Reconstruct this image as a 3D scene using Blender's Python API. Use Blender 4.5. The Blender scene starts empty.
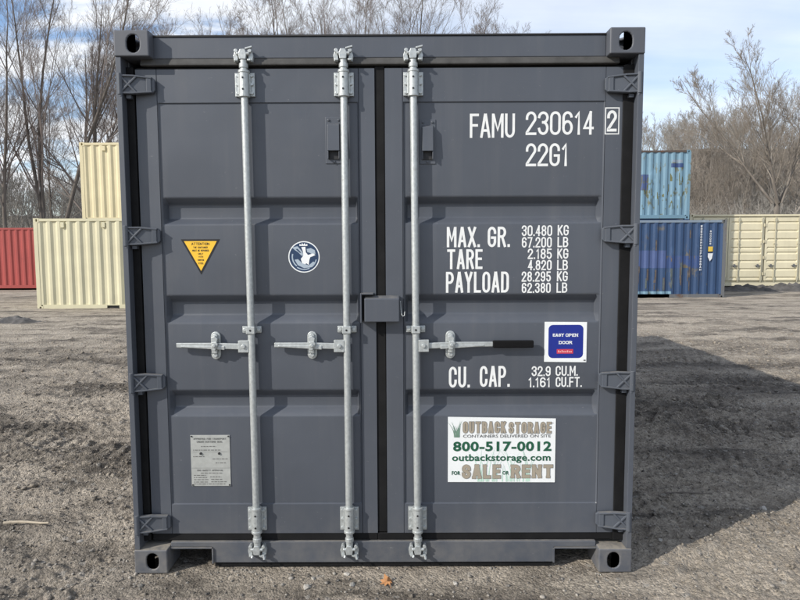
import bpy, math, random
import numpy as np
from mathutils import Vector, Matrix

R = math.radians
S = bpy.context.scene
COL = S.collection
random.seed(7)

# ------------------------------------------------------------------ camera
CAM = np.array([0.1001, -2.8797, 1.5734])
YAW, PIT, ROL, FPX = -0.00346841, 0.07946667, -0.00451548, 610.4045
_fw = np.array([math.sin(YAW)*math.cos(PIT), math.cos(YAW)*math.cos(PIT), -math.sin(PIT)])
_r0 = np.array([math.cos(YAW), -math.sin(YAW), 0.0]); _u0 = np.cross(_r0, _fw)
_r = _r0*math.cos(ROL) + _u0*math.sin(ROL); _u = -_r0*math.sin(ROL) + _u0*math.cos(ROL)
cam = bpy.data.cameras.new('camera'); camo = bpy.data.objects.new('camera', cam); COL.objects.link(camo)
M4 = Matrix.Identity(4)
for i in range(3):
    M4[i][0], M4[i][1], M4[i][2], M4[i][3] = _r[i], _u[i], -_fw[i], CAM[i]
camo.matrix_world = M4
cam.sensor_width = 36.0; cam.lens = FPX/800*36.0
cam.clip_start = 0.05; cam.clip_end = 2000
S.camera = camo

# ------------------------------------------------------------------ light
SUN = Vector((1.65, 1.0, -1.20)).normalized()          # direction the light travels
ELEV = math.asin(-SUN.z); AZ = math.atan2(-SUN.x, -SUN.y)
W = bpy.data.worlds.new('World'); S.world = W; W.use_nodes = True
nt = W.node_tree; nt.nodes.clear()
def N(t, **kw):
    n = nt.nodes.new(t)
    for k, v in kw.items():
        if k in n.inputs: n.inputs[k].default_value = v
        else: setattr(n, k, v)
    return n
def L(a, b): nt.links.new(a, b)
def mth(op, a, b=None, c=None, clamp=False):
    n = nt.nodes.new('ShaderNodeMath'); n.operation = op; n.use_clamp = clamp
    for i, v in enumerate((a, b, c)):
        if v is None: continue
        if isinstance(v, (int, float)): n.inputs[i].default_value = v
        else: L(v, n.inputs[i])
    return n.outputs[0]
def mixc(fac, a, b, mode='MIX'):
    n = nt.nodes.new('ShaderNodeMix'); n.data_type = 'RGBA'; n.blend_type = mode
    for i, v in ((0, fac), (6, a), (7, b)):
        if isinstance(v, (int, float)): n.inputs[i].default_value = v
        elif isinstance(v, tuple): n.inputs[i].default_value = (*v, 1)
        else: L(v, n.inputs[i])
    return n.outputs[2]
def mapr(v, a, b, c=0.0, d=1.0, smooth=False):
    n = nt.nodes.new('ShaderNodeMapRange')
    if smooth: n.interpolation_type = 'SMOOTHSTEP'
    L(v, n.inputs[0])
    for i, x in enumerate((a, b, c, d)): n.inputs[i+1].default_value = x
    return n.outputs[0]
def noise(vec, scale, detail=4, rough=0.55, dist=0.0, out=0):
    n = nt.nodes.new('ShaderNodeTexNoise')
    n.inputs['Scale'].default_value = scale; n.inputs['Detail'].default_value = detail
    n.inputs['Roughness'].default_value = rough; n.inputs['Distortion'].default_value = dist
    if vec is not None: L(vec, n.inputs['Vector'])
    return n.outputs[out]
def mapping(vec, loc=(0,0,0), rot=(0,0,0), sc=(1,1,1)):
    n = nt.nodes.new('ShaderNodeMapping'); L(vec, n.inputs[0])
    n.inputs[1].default_value = loc; n.inputs[2].default_value = rot; n.inputs[3].default_value = sc
    return n.outputs[0]

SKY_STRENGTH = 0.140
sky = N('ShaderNodeTexSky', sky_type='NISHITA', sun_disc=False, sun_elevation=ELEV, sun_rotation=AZ,
        air_density=1.0, dust_density=0.6, ozone_density=1.4)
tc = N('ShaderNodeTexCoord')
sx = N('ShaderNodeSeparateXYZ'); L(tc.outputs['Generated'], sx.inputs[0])
den = mth('ADD', mth('MAXIMUM', sx.outputs[2], 0.0), 0.18)
cv = N('ShaderNodeCombineXYZ')
L(mth('DIVIDE', sx.outputs[0], den), cv.inputs[0]); L(mth('DIVIDE', sx.outputs[1], den), cv.inputs[1])
c1 = noise(mapping(cv.outputs[0], loc=(3.3, 1.2, 0), sc=(1.0, 1.5, 1)), 1.5, 8, 0.58, 0.3)
left = mapr(sx.outputs[0], -0.35, 0.15, 1.0, 0.0, True)
puffs = mapr(c1, 0.42, 0.58, 0.0, 1.0, True)
c2 = noise(mapping(cv.outputs[0], loc=(9.1, 4.2, 0), rot=(0, 0, 0.35), sc=(0.45, 2.0, 1)), 0.9, 7, 0.55, 0.2)
veil = mapr(c2, 0.32, 0.72, 0.22, 0.62, True)
low = mapr(sx.outputs[2], 0.0, 0.30, 0.25, 0.0, True)
cover = mth('ADD', mth('ADD', mth('MULTIPLY', puffs, mth('MULTIPLY', left, 0.9)), mth('MULTIPLY', veil, mth('SUBTRACT', 1.0, left))), low, clamp=True)
shade = mapr(noise(cv.outputs[0], 3.1, 5, 0.55), 0.3, 0.7, 0.84, 1.0)
cl = mixc(1.0, (8.6, 8.8, 9.1), shade, 'MULTIPLY')
cmb = N('ShaderNodeCombineColor'); L(shade, cmb.inputs[0]); L(shade, cmb.inputs[1]); L(shade, cmb.inputs[2])
cl = mixc(1.0, (8.6, 8.8, 9.1), cmb.outputs[0], 'MULTIPLY')
skycol = mixc(1.0, sky.outputs[0], (1.28, 1.31, 1.38), 'MULTIPLY')
bg = N('ShaderNodeBackground'); L(mixc(cover, skycol, cl), bg.inputs[0]); bg.inputs[1].default_value = SKY_STRENGTH
L(bg.outputs[0], N('ShaderNodeOutputWorld').inputs[0])

sl = bpy.data.lights.new('sun', 'SUN'); so = bpy.data.objects.new('sun', sl); COL.objects.link(so)
sl.energy = 4.6; sl.angle = R(0.53); sl.color = (1.0, 0.945, 0.86)
so.rotation_euler = SUN.to_track_quat('-Z', 'Y').to_euler(); so.location = (-12, -8, 14)

S.view_settings.view_transform = 'Standard'; S.view_settings.look = 'None'
S.view_settings.exposure = 0.0; S.view_settings.gamma = 1.0; S.view_settings.use_curve_mapping = False

# ------------------------------------------------------------------ helpers
class MB:
    def __init__(s): s.v = []; s.f = []; s.m = []
    def add(s, vs, fs, mi=0):
        b = len(s.v); s.v.extend([tuple(map(float, p)) for p in vs])
        s.f.extend([tuple(b+i for i in f) for f in fs]); s.m.extend([mi]*len(fs)); return s
    def box(s, x0, x1, y0, y1, z0, z1, mi=0):
        return s.add([(x0,y0,z0),(x1,y0,z0),(x1,y1,z0),(x0,y1,z0),(x0,y0,z1),(x1,y0,z1),(x1,y1,z1),(x0,y1,z1)],
                     [(0,3,2,1),(4,5,6,7),(0,1,5,4),(1,2,6,5),(2,3,7,6),(3,0,4,7)], mi)
    def prism(s, pts, y0, y1, mi=0):                    # polygon in (x,z), counter-clockwise seen from -y
        n = len(pts)
        vs = [(x, y0, z) for x, z in pts] + [(x, y1, z) for x, z in pts]
        fs = [tuple(range(n)), tuple(range(2*n-1, n-1, -1))]
        fs += [(i, i+n, (i+1) % n+n, (i+1) % n) for i in range(n)]
        return s.add(vs, fs, mi)
    def prismx(s, pts, x0, x1, mi=0):                   # polygon in (y,z)
        n = len(pts)
        vs = [(x0, y, z) for y, z in pts] + [(x1, y, z) for y, z in pts]
        fs = [tuple(range(n-1, -1, -1)), tuple(range(n, 2*n))]
        fs += [(i, (i+1) % n, (i+1) % n+n, i+n) for i in range(n)]
        return s.add(vs, fs, mi)
    def tube(s, pts, r, n=12, cap=True, mi=0):
        pts = [Vector(p) for p in pts]; k = len(pts)
        rs = r if isinstance(r, (list, tuple)) else [r]*k
        vs = []
        for i, p in enumerate(pts):
            t = (pts[min(i+1, k-1)] - pts[max(i-1, 0)]).normalized()
            a = Vector((0, 1, 0)) if abs(t.y) < 0.9 else Vector((1, 0, 0))
            e1 = t.cross(a).normalized(); e2 = t.cross(e1)
            for j in range(n):
                w = 2*math.pi*j/n
                vs.append(p + (e1*math.cos(w) + e2*math.sin(w))*rs[i])
        fs = []
        for i in range(k-1):
            for j in range(n):
                a, b = i*n+j, i*n+(j+1) % n
                fs.append((a, a+n, b+n, b))
        if cap: fs += [tuple(range(n)), tuple(range(k*n-1, (k-1)*n-1, -1))]
        return s.add(vs, fs, mi)
    def disc_y(s, x, z, y0, y1, r, n=16, mi=0):
        return s.tube([(x, y1, z), (x, y0, z)], r, n, True, mi)
    def build(s, name, mats, parent=None, bevel=0.0, smooth=False, seg=2):
        me = bpy.data.meshes.new(name); me.from_pydata(s.v, [], s.f)
        if not isinstance(mats, (list, tuple)): mats = [mats]
        for m in mats: me.materials.append(m)
        if any(s.m): me.polygons.foreach_set('material_index', s.m)
        fix_normals(me)
        if smooth: me.polygons.foreach_set('use_smooth', [True]*len(me.polygons))
        o = bpy.data.objects.new(name, me); COL.objects.link(o)
        if parent: o.parent = parent
        if bevel:
            b = o.modifiers.new('bevel', 'BEVEL'); b.width = bevel; b.segments = seg; b.limit_method = 'ANGLE'; b.angle_limit = R(35)
            b.harden_normals = False
        if smooth:
            me.set_sharp_from_angle(angle=R(24))
        return o
import bmesh
def fix_normals(me):
    bm = bmesh.new(); bm.from_mesh(me)
    closed = [f for f in bm.faces]
    if bm.edges and all(len(e.link_faces) == 2 for e in bm.edges):
        bmesh.ops.recalc_face_normals(bm, faces=closed)
    bm.to_mesh(me); bm.free()

def fast_mesh(name, V, F, mat, parent=None, smooth=False):
    """V (n,3) float, F (m,k) int"""
    V = np.ascontiguousarray(V, np.float32); F = np.ascontiguousarray(F, np.int32)
    m, k = F.shape
    me = bpy.data.meshes.new(name)
    me.vertices.add(len(V)); me.vertices.foreach_set('co', V.ravel())
    me.loops.add(m*k); me.loops.foreach_set('vertex_index', F.ravel())
    me.polygons.add(m); me.polygons.foreach_set('loop_start', np.arange(0, m*k, k, dtype=np.int32))
    if smooth: me.polygons.foreach_set('use_smooth', np.ones(m, dtype=bool))
    me.update(calc_edges=True)
    me.materials.append(mat)
    o = bpy.data.objects.new(name, me); COL.objects.link(o)
    if parent: o.parent = parent
    return o
def tag(o, label=None, cat=None, group=None, kind=None):
    if label: o['label'] = label
    if cat: o['category'] = cat
    if group: o['group'] = group
    if kind: o['kind'] = kind
    return o
def empty(name, loc, label, cat, group=None, rz=0):
    o = bpy.data.objects.new(name, None); COL.objects.link(o); o.location = loc; o.rotation_euler.z = rz
    o.empty_display_size = 0.3
    return tag(o, label, cat, group)

# numpy gradient noise
def pnoise(x, y, seed=0):
    rng = np.random.RandomState(seed); perm = rng.permutation(512)
    perm = np.concatenate([perm, perm]); ga = rng.rand(512)*2*np.pi
    gx, gy = np.cos(ga).astype(np.float32), np.sin(ga).astype(np.float32)
    xi = np.floor(x).astype(np.int64); yi = np.floor(y).astype(np.int64)
    xf = (x-xi).astype(np.float32); yf = (y-yi).astype(np.float32)
    u = xf*xf*xf*(xf*(xf*6-15)+10); v = yf*yf*yf*(yf*(yf*6-15)+10)
    def g(ix, iy, dx, dy):
        h = perm[(perm[ix & 511] + iy) & 511]
        return gx[h]*dx + gy[h]*dy
    a = g(xi, yi, xf, yf); b = g(xi+1, yi, xf-1, yf); c = g(xi, yi+1, xf, yf-1); d = g(xi+1, yi+1, xf-1, yf-1)
    return (a+u*(b-a)) + v*((c+u*(d-c)) - (a+u*(b-a)))
def sstep(v, a, b):
    t = np.clip((v-a)/(b-a), 0, 1); return t*t*(3-2*t)

# ------------------------------------------------------------------ materials
def newmat(name):
    global nt
    m = bpy.data.materials.new(name); m.use_nodes = True; nt = m.node_tree; nt.nodes.clear()
    p = nt.nodes.new('ShaderNodeBsdfPrincipled'); o = nt.nodes.new('ShaderNodeOutputMaterial')
    L(p.outputs[0], o.inputs[0]); return m, p
def objco():
    n = nt.nodes.new('ShaderNodeTexCoord'); return n.outputs['Object']
def worldpos():
    n = nt.nodes.new('ShaderNodeNewGeometry'); return n.outputs['Position'], n.outputs['Normal']
def bump(h, strength, dist, p):
    b = nt.nodes.new('ShaderNodeBump'); b.inputs['Strength'].default_value = strength; b.inputs['Distance'].default_value = dist
    L(h, b.inputs['Height']); L(b.outputs[0], p.inputs['Normal'])
def simple(name, col, rough=0.5, metal=0.0, var=0.12, scale=9.0, spec=0.5):
    m, p = newmat(name); c = objco()
    n = noise(c, scale, 5, 0.6)
    lo = tuple(x*(1-var) for x in col); hi = tuple(min(1, x*(1+var)) for x in col)
    L(mixc(mapr(n, 0.3, 0.7), lo, hi), p.inputs['Base Color'])
    L(mapr(noise(c, scale*3, 3), 0.3, 0.7, rough*0.9, min(1, rough*1.12)), p.inputs['Roughness'])
    p.inputs['Metallic'].default_value = metal; p.inputs['Specular IOR Level'].default_value = spec
    return m

def paint(name, col, rough=0.42, dusty=0.5, wear=0.0, spec=0.5):
    """coated steel: faint blotches, vertical run marks, dust lying low and on ledges"""
    m, p = newmat(name); pos, nor = worldpos()
    base = mixc(mapr(noise(pos, 1.7, 6, 0.6), 0.3, 0.72), tuple(x*0.90 for x in col), tuple(x*1.08 for x in col))
    runs = noise(mapping(pos, sc=(14, 14, 0.7)), 1.0, 5, 0.6)
    base = mixc(mapr(runs, 0.50, 0.78, 0.0, 0.11), base, (0.21, 0.205, 0.20))
    base = mixc(mapr(noise(mapping(pos, sc=(1, 1, 0.6)), 3.5, 8, 0.7), 0.56, 0.80, 0.0, 0.10), base, (0.20, 0.19, 0.175))
    s = nt.nodes.new('ShaderNodeSeparateXYZ'); L(pos, s.inputs[0])
    sn = nt.nodes.new('ShaderNodeSeparateXYZ'); L(nor, sn.inputs[0])
    lowd = mth('MULTIPLY', mapr(s.outputs[2], 0.0, 0.36, 0.55, 0.0, True), mapr(noise(pos, 9, 6, 0.65), 0.35, 0.7))
    ledge = mth('MULTIPLY', mapr(sn.outputs[2], 0.84, 0.98), mapr(noise(pos, 26, 6, 0.65), 0.35, 0.62, 0.25, 1.0))
    dust = mth('MULTIPLY', mth('ADD', lowd, ledge, clamp=True), dusty)
    base = mixc(dust, base, (0.27, 0.245, 0.205))
    scr = mapr(noise(mapping(pos, sc=(1, 1, 1.6)), 38, 7, 0.72), 0.665, 0.70)
    base = mixc(mth('MULTIPLY', scr, 0.35+wear), base, (0.33, 0.33, 0.34))
    L(base, p.inputs['Base Color'])
    L(mth('ADD', mapr(noise(pos, 5, 5), 0.3, 0.7, rough-0.05, rough+0.08), mth('MULTIPLY', dust, 0.4), clamp=True), p.inputs['Roughness'])
    p.inputs['Specular IOR Level'].default_value = spec
    h = mth('ADD', mth('MULTIPLY', noise(pos, 2.3, 2), 1.0), mth('MULTIPLY', noise(pos, 320, 2), 0.02))
    bump(h, 0.34, 0.02, p)
    return m
GREY = (0.074, 0.083, 0.101)
m_paint = paint('slate_grey_paint', GREY)
m_cast = paint('corner_casting_paint', (0.080, 0.087, 0.103), 0.55, 0.9, 0.2)
m_hinge = paint('hinge_paint', (0.070, 0.080, 0.098), 0.5, 0.45, 0.2)
m_rubber = simple('black_rubber', (0.0095, 0.0095, 0.0100), 0.7, var=0.3, spec=0.2)
m_seal = simple('dusty_grey_rubber', (0.066, 0.065, 0.063), 0.7, var=0.25, scale=14, spec=0.3)
m_dark = simple('dark_steel', (0.02, 0.02, 0.022), 0.7)
m_grip = simple('black_grip', (0.004, 0.004, 0.0045), 0.75, spec=0.2)
m_rust = simple('rusty_steel', (0.10, 0.065, 0.045), 0.85, var=0.35, scale=14)

def galvanised():
    m, p = newmat('galvanised_steel'); c, nor = worldpos()
    v = nt.nodes.new('ShaderNodeTexVoronoi'); v.inputs['Scale'].default_value = 70; L(c, v.inputs['Vector'])
    f = mth('ADD', mth('MULTIPLY', v.outputs['Distance'], 0.5), mth('MULTIPLY', noise(mapping(c, sc=(40, 40, 9)), 1.0, 6, 0.7), 0.6))
    b = mixc(mapr(f, 0.2, 0.75), (0.37, 0.392, 0.392), (0.51, 0.535, 0.53))
    L(mixc(mapr(noise(c, 30, 6, 0.7), 0.60, 0.72, 0, 0.5), b, (0.30, 0.29, 0.27)), p.inputs['Base Color'])
    p.inputs['Metallic'].default_value = 0.5
    L(mapr(noise(c, 60, 4), 0.3, 0.7, 0.38, 0.58), p.inputs['Roughness'])
    bump(noise(c, 160, 3), 0.25, 0.002, p)
    return m
m_galv = galvanised()
m_white = simple('white_stencil_paint', (0.74, 0.75, 0.74), 0.55, var=0.06, scale=30)
m_stick = simple('white_vinyl', (0.78, 0.80, 0.80), 0.35, var=0.03)
m_yellow = simple('yellow_vinyl', (0.85, 0.50, 0.035), 0.4, var=0.04)
m_black = simple('black_vinyl', (0.012, 0.012, 0.013), 0.4)
m_navy = simple('navy_vinyl', (0.016, 0.040, 0.095), 0.4, var=0.1)
m_blue = simple('blue_vinyl', (0.008, 0.022, 0.23), 0.4, var=0.06)
m_red = simple('red_vinyl', (0.50, 0.04, 0.075), 0.4)
m_pink = simple('pale_pink_vinyl', (0.75, 0.36, 0.36), 0.4)
m_tan = simple('tan_vinyl', (0.345, 0.30, 0.235), 0.45, var=0.05)
m_tand = simple('grey_outline_vinyl', (0.20, 0.19, 0.165), 0.45, var=0.05)
m_green = simple('dark_green_vinyl', (0.012, 0.095, 0.050), 0.45)
m_mint = simple('mint_green_vinyl', (0.50, 0.69, 0.58), 0.45, var=0.1)
m_sage = simple('sage_vinyl', (0.16, 0.27, 0.20), 0.45, var=0.2)
m_greyb = simple('grey_blue_vinyl', (0.36, 0.43, 0.50), 0.4)
m_plate = simple('dull_aluminium_plate', (0.42, 0.43, 0.41), 0.45, metal=0.2, var=0.1, scale=30)
m_ink = simple('grey_ink', (0.13, 0.13, 0.125), 0.6)
m_glue = m_mint

# ------------------------------------------------------------------ lettering
def arc(cx, cy, rx, ry, a0, a1, n=10):
    return [(cx+rx*math.cos(R(a0+(a1-a0)*i/n)), cy+ry*math.sin(R(a0+(a1-a0)*i/n))) for i in range(n+1)]
def rr(w=.5, r=.23):
    return arc(w-r, 1-r, r, r, 0, 90, 6)+arc(r, 1-r, r, r, 90, 180, 6)+arc(r, r, r, r, 180, 270, 6)+arc(w-r, r, r, r, 270, 360, 6)+[(w, 1-r)]
G = {
 '0': (.5, [rr()]), 'O': (.5, [rr()]),
 '1': (.30, [[(.04, .80), (.20, 1), (.20, 0)]]),
 '2': (.5, [[(0, .72)]+arc(.25, .75, .25, .25, 180, -25, 14)+[(0, .06), (0, 0), (.5, 0)]]),
 '3': (.5, [[(0, .80)]+arc(.25, .77, .25, .23, 165, -90, 14), arc(.25, .27, .25, .27, 90, -170, 14)]),
 '4': (.5, [[(.37, 0), (.37, 1)], [(.37, 1), (0, .26), (.5, .26)]]),
 '5': (.5, [[(.46, 1), (.05, 1), (.03, .55)]+arc(.25, .31, .25, .31, 125, -160, 14)]),
 '6': (.5, [[(.48, .82)]+arc(.25, .76, .24, .24, 20, 180, 10)+[(0.01, .76), (0.01, .3)], arc(.25, .29, .25, .29, 180, 540, 18)]),
 '7': (.5, [[(0, 1), (.5, 1), (.16, 0)]]),
 '8': (.5, [arc(.25, .765, .225, .235, 0, 360, 16), arc(.25, .27, .25, .27, 90, 450, 16)]),
 '9': (.5, [[(.02, .18)]+arc(.25, .24, .24, .24, 200, 360, 10)+[(.49, .7)], arc(.25, .71, .25, .29, 0, 360, 18)]),
 'A': (.52, [[(0, 0), (.235, 1)], [(.285, 1), (.52, 0)], [(.12, .28), (.40, .28)]]),
 'B': (.5, [[(0, 0), (0, 1)], [(.03, 1)]+arc(.25, .77, .22, .23, 90, -90, 10)+[(.05, .54)], [(.05, .54), (.24, .54)]+arc(.25, .27, .25, .27, 90, -90, 10)+[(0.05, 0)]]),
 'C': (.5, [[(.5, .70)]+arc(.25, .76, .25, .24, 0, 180, 12)+arc(.25, .24, .25, .24, 180, 360, 12)+[(.5, .30)]]),
 'D': (.5, [[(0, 0), (0, 1)], [(.03, 1), (.22, 1)]+arc(.25, .75, .25, .25, 90, 0, 8)+arc(.25, .25, .25, .25, 0, -90, 8)+[(.22, 0), (0.03, 0)]]),
 'E': (.44, [[(.44, 1), (0, 1), (0, 0), (.44, 0)], [(0.02, .52), (.38, .52)]]),
 'F': (.44, [[(.44, 1), (0, 1), (0, 0)], [(0.02, .52), (.38, .52)]]),
 'G': (.5, [[(.5, .74)]+arc(.25, .76, .25, .24, 0, 180, 12)+arc(.25, .24, .25, .24, 180, 360, 12)+[(.5, .46), (.27, .46)]]),
 'H': (.5, [[(0, 0), (0, 1)], [(.5, 0), (.5, 1)], [(0, .5), (.5, .5)]]),
 'I': (.10, [[(.05, 0), (.05, 1)]]),
 'K': (.5, [[(0, 0), (0, 1)], [(.48, 1), (.02, .42)], [(.15, .55), (.5, 0)]]),
 'L': (.42, [[(0, 1), (0, 0), (.42, 0)]]),
 'M': (.62, [[(0, 0), (0, 1)], [(.04, .97), (.31, .30), (.58, .97)], [(.62, 1), (.62, 0)]]),
 'N': (.52, [[(0, 0), (0, 1)], [(.03, .96), (.49, .04)], [(.52, 0), (.52, 1)]]),
 'P': (.5, [[(0, 0), (0, 1)], [(.03, 1), (.24, 1)]+arc(.25, .74, .25, .26, 90, -90, 12)+[(.05, .48)]]),
 'R': (.5, [[(0, 0), (0, 1)], [(.03, 1), (.24, 1)]+arc(.25, .76, .25, .24, 90, -90, 12)+[(.05, .52)], [(.27, .52), (.5, 0)]]),
 'S': (.5, [[(.49, .74)]+arc(.25, .76, .24, .24, 0, 180, 12)+[(.03, .64), (.46, .38)]+arc(.25, .25, .25, .25, 10, -180, 12)+[(0, .27)]]),
 'T': (.56, [[(0.02, 1), (.54, 1)], [(.28, 1), (.28, 0)]]),
 'U': (.5, [[(0, 1), (0, .25)]+arc(.25, .25, .25, .25, 180, 360, 12)+[(.5, 1)]]),
 'V': (.52, [[(0, 1), (.26, 0), (.52, 1)]]),
 'W': (.72, [[(0, 1), (.18, 0), (.36, .8), (.54, 0), (.72, 1)]]),
 'X': (.5, [[(0, 0), (.5, 1)], [(0, 1), (.5, 0)]]),
 'Y': (.5, [[(0, 1), (.25, .48), (.25, 0)], [(.5, 1), (.25, .48)]]),
 '.': (.08, [[(.04, 0), (.04, .06)]]), '-': (.30, [[(0.02, .44), (.28, .44)]]), ' ': (.36, []),
}
def ribbon(mb, pts, w, y, mi=0, closed=False, cap=False):
    P = [Vector((p[0], p[1])) for p in pts]
    Q = [P[0]]
    for p in P[1:]:
        if (p-Q[-1]).length > 1e-6: Q.append(p)
    P = Q
    if len(P) < 2: return
    if (P[0]-P[-1]).length < 1e-6: closed = True; P = P[:-1]
    n = len(P); Lp, Rp = [], []
    if not closed and cap:
        P[0] = P[0]-(P[1]-P[0]).normalized()*w*.5; P[-1] = P[-1]+(P[-1]-P[-2]).normalized()*w*.5
    for i in range(n):
        a = P[i-1] if (i > 0 or closed) else None
        b = P[(i+1) % n] if (i < n-1 or closed) else None
        d1 = (P[i]-a).normalized() if a is not None else None
        d2 = (b-P[i]).normalized() if b is not None else None
        if d1 is None: d1 = d2
        if d2 is None: d2 = d1
        n1 = Vector((-d1.y, d1.x)); n2 = Vector((-d2.y, d2.x))
        mdir = n1+n2
        if mdir.length < 1e-4: mdir = n1
        mdir.normalize(); k = min(1.45, 1/max(0.3, mdir.dot(n1)))
        Lp.append(P[i]+mdir*(w/2*k)); Rp.append(P[i]-mdir*(w/2*k))
    vs = [(p.x, y, p.y) for p in Lp] + [(p.x, y, p.y) for p in Rp]
    fs = []
    for i in range(n if closed else n-1):
        j = (i+1) % n
        fs.append((i, i+n, j+n, j))
    mb.add(vs, fs, mi)
def stroke_text(mb, text, x0, x1, z0, z1, y, sw, mi=0, gap=None, serif=0.0, grow=0.0):
    """capital text drawn with an even stroke, fitted to the box; y faces the viewer (-y)"""
    H = z1-z0-sw
    ig = (gap if gap is not None else .55)*sw
    tot = sum(G[c][0] for c in text if c != '.')
    k = (x1-x0-sw-(len(text)-1)*(sw+ig))/tot; x = x0+sw/2
    q = 0
    for c in text:
        gw, pls = G[c]
        if c == '.':
            ribbon(mb, [(x, z0), (x, z0+sw*1.15)], sw, y, mi); x += sw+ig; continue
        for pl in pls:
            pts = [(x+px*k, z0+sw/2+pz*H) for px, pz in pl]
            ribbon(mb, pts, sw+grow, y-0.00003*(q % 11), mi, cap=True); q += 1
            if serif and len(pl) > 1:
                for e, nb in ((0, 1), (-1, -2)):
                    px, pz = pl[e]
                    if pz < 0.02 or pz > 0.98:
                        if abs(pl[e][1]-pl[nb][1]) > 0.2:
                            cx = x+px*k; cz = z0+sw/2+pz*H
                            hz = sw*0.30+grow/2; zc = cz+(-1 if pz < .5 else 1)*sw*.20
                            ribbon(mb, [(cx-serif-grow/2, zc), (cx+serif+grow/2, zc)], hz*2, y-0.00003*(q % 11), mi); q += 1
        x += gw*k+sw+ig
def font_text(mb, text, x0, x1, z0, z1, y, bold=0.0, mi=0):
    cu = bpy.data.curves.new('lettering_curve', 'FONT'); cu.body = text; cu.offset = bold; cu.resolution_u = 3; cu.space_character = 1.0+bold*2.2
    ob = bpy.data.objects.new('lettering_curve', cu)
    me = bpy.data.meshes.new_from_object(ob)
    V = np.array([v.co[:] for v in me.vertices]); F = [tuple(p.vertices) for p in me.polygons]
    lo, hi = V.min(0), V.max(0)
    X = x0+(V[:, 0]-lo[0])/(hi[0]-lo[0])*(x1-x0); Z = z0+(V[:, 1]-lo[1])/(hi[1]-lo[1])*(z1-z0)
    mb.add([(a, y, b) for a, b in zip(X, Z)], F, mi)
    bpy.data.objects.remove(ob); bpy.data.curves.remove(cu); bpy.data.meshes.remove(me)
def rect(mb, x0, x1, z0, z1, y, mi=0):
    mb.add([(x0, y, z0), (x1, y, z0), (x1, y, z1), (x0, y, z1)], [(0, 1, 2, 3)], mi)
def poly(mb, pts, y, mi=0):
    mb.add([(a, y, b) for a, b in pts], [tuple(range(len(pts)))], mi)

# ------------------------------------------------------------------ ground
XF0, XF1, YF0, YF1 = -3.3, 3.9, -0.75, 2.6
def axis(a, b, h, g0, g1, lo, hi):
    c = list(np.arange(a, b, h)); s = h; v = c[-1]
    up = []
    while v < hi: s *= g1; v += s; up.append(v)
    s = h; v = a; dn = []
    while v > lo: s *= g0; v -= s; dn.append(v)
    return np.array(dn[::-1]+c+up)
gxs = axis(XF0, XF1, 0.0105, 1.016, 1.016, -330, 330)
gys = axis(YF0, YF1, 0.0105, 1.06, 1.0125, -60, 420)
TRACKS = [  # tyre tracks: circle centre, radius (lines are very large circles), half width, tread pitch, depth, phase
    (-5.2, -0.4, 3.55, 0.26, 0.105, 0.020), (-5.2, -0.4, 2.05, 0.26, 0.105, 0.018),
    (-9.0, -3.0, 7.6, 0.20, 0.085, 0.014),
    (-6.0, 94.0, 90.0, 0.30, 0.13, 0.018), (-6.0, 94.0, 88.2, 0.30, 0.13, 0.016),
    (4.0, -74.0, 81.3, 0.28, 0.12, 0.020), (4.0, -74.0, 79.6, 0.28, 0.12, 0.018), (22.0, 62.0, 62.3, 0.30, 0.14, 0.026),
    (20.0, 62.0, 64.2, 0.30, 0.14, 0.022), (9.0, -38.0, 40.7, 0.26, 0.11, 0.022), (9.0, -38.0, 42.5, 0.26, 0.11, 0.02),
    (3.2, -5.5, 7.0, 0.24, 0.10, 0.018), (30.0, 40.0, 45.5, 0.3, 0.14, 0.024),
]
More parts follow.
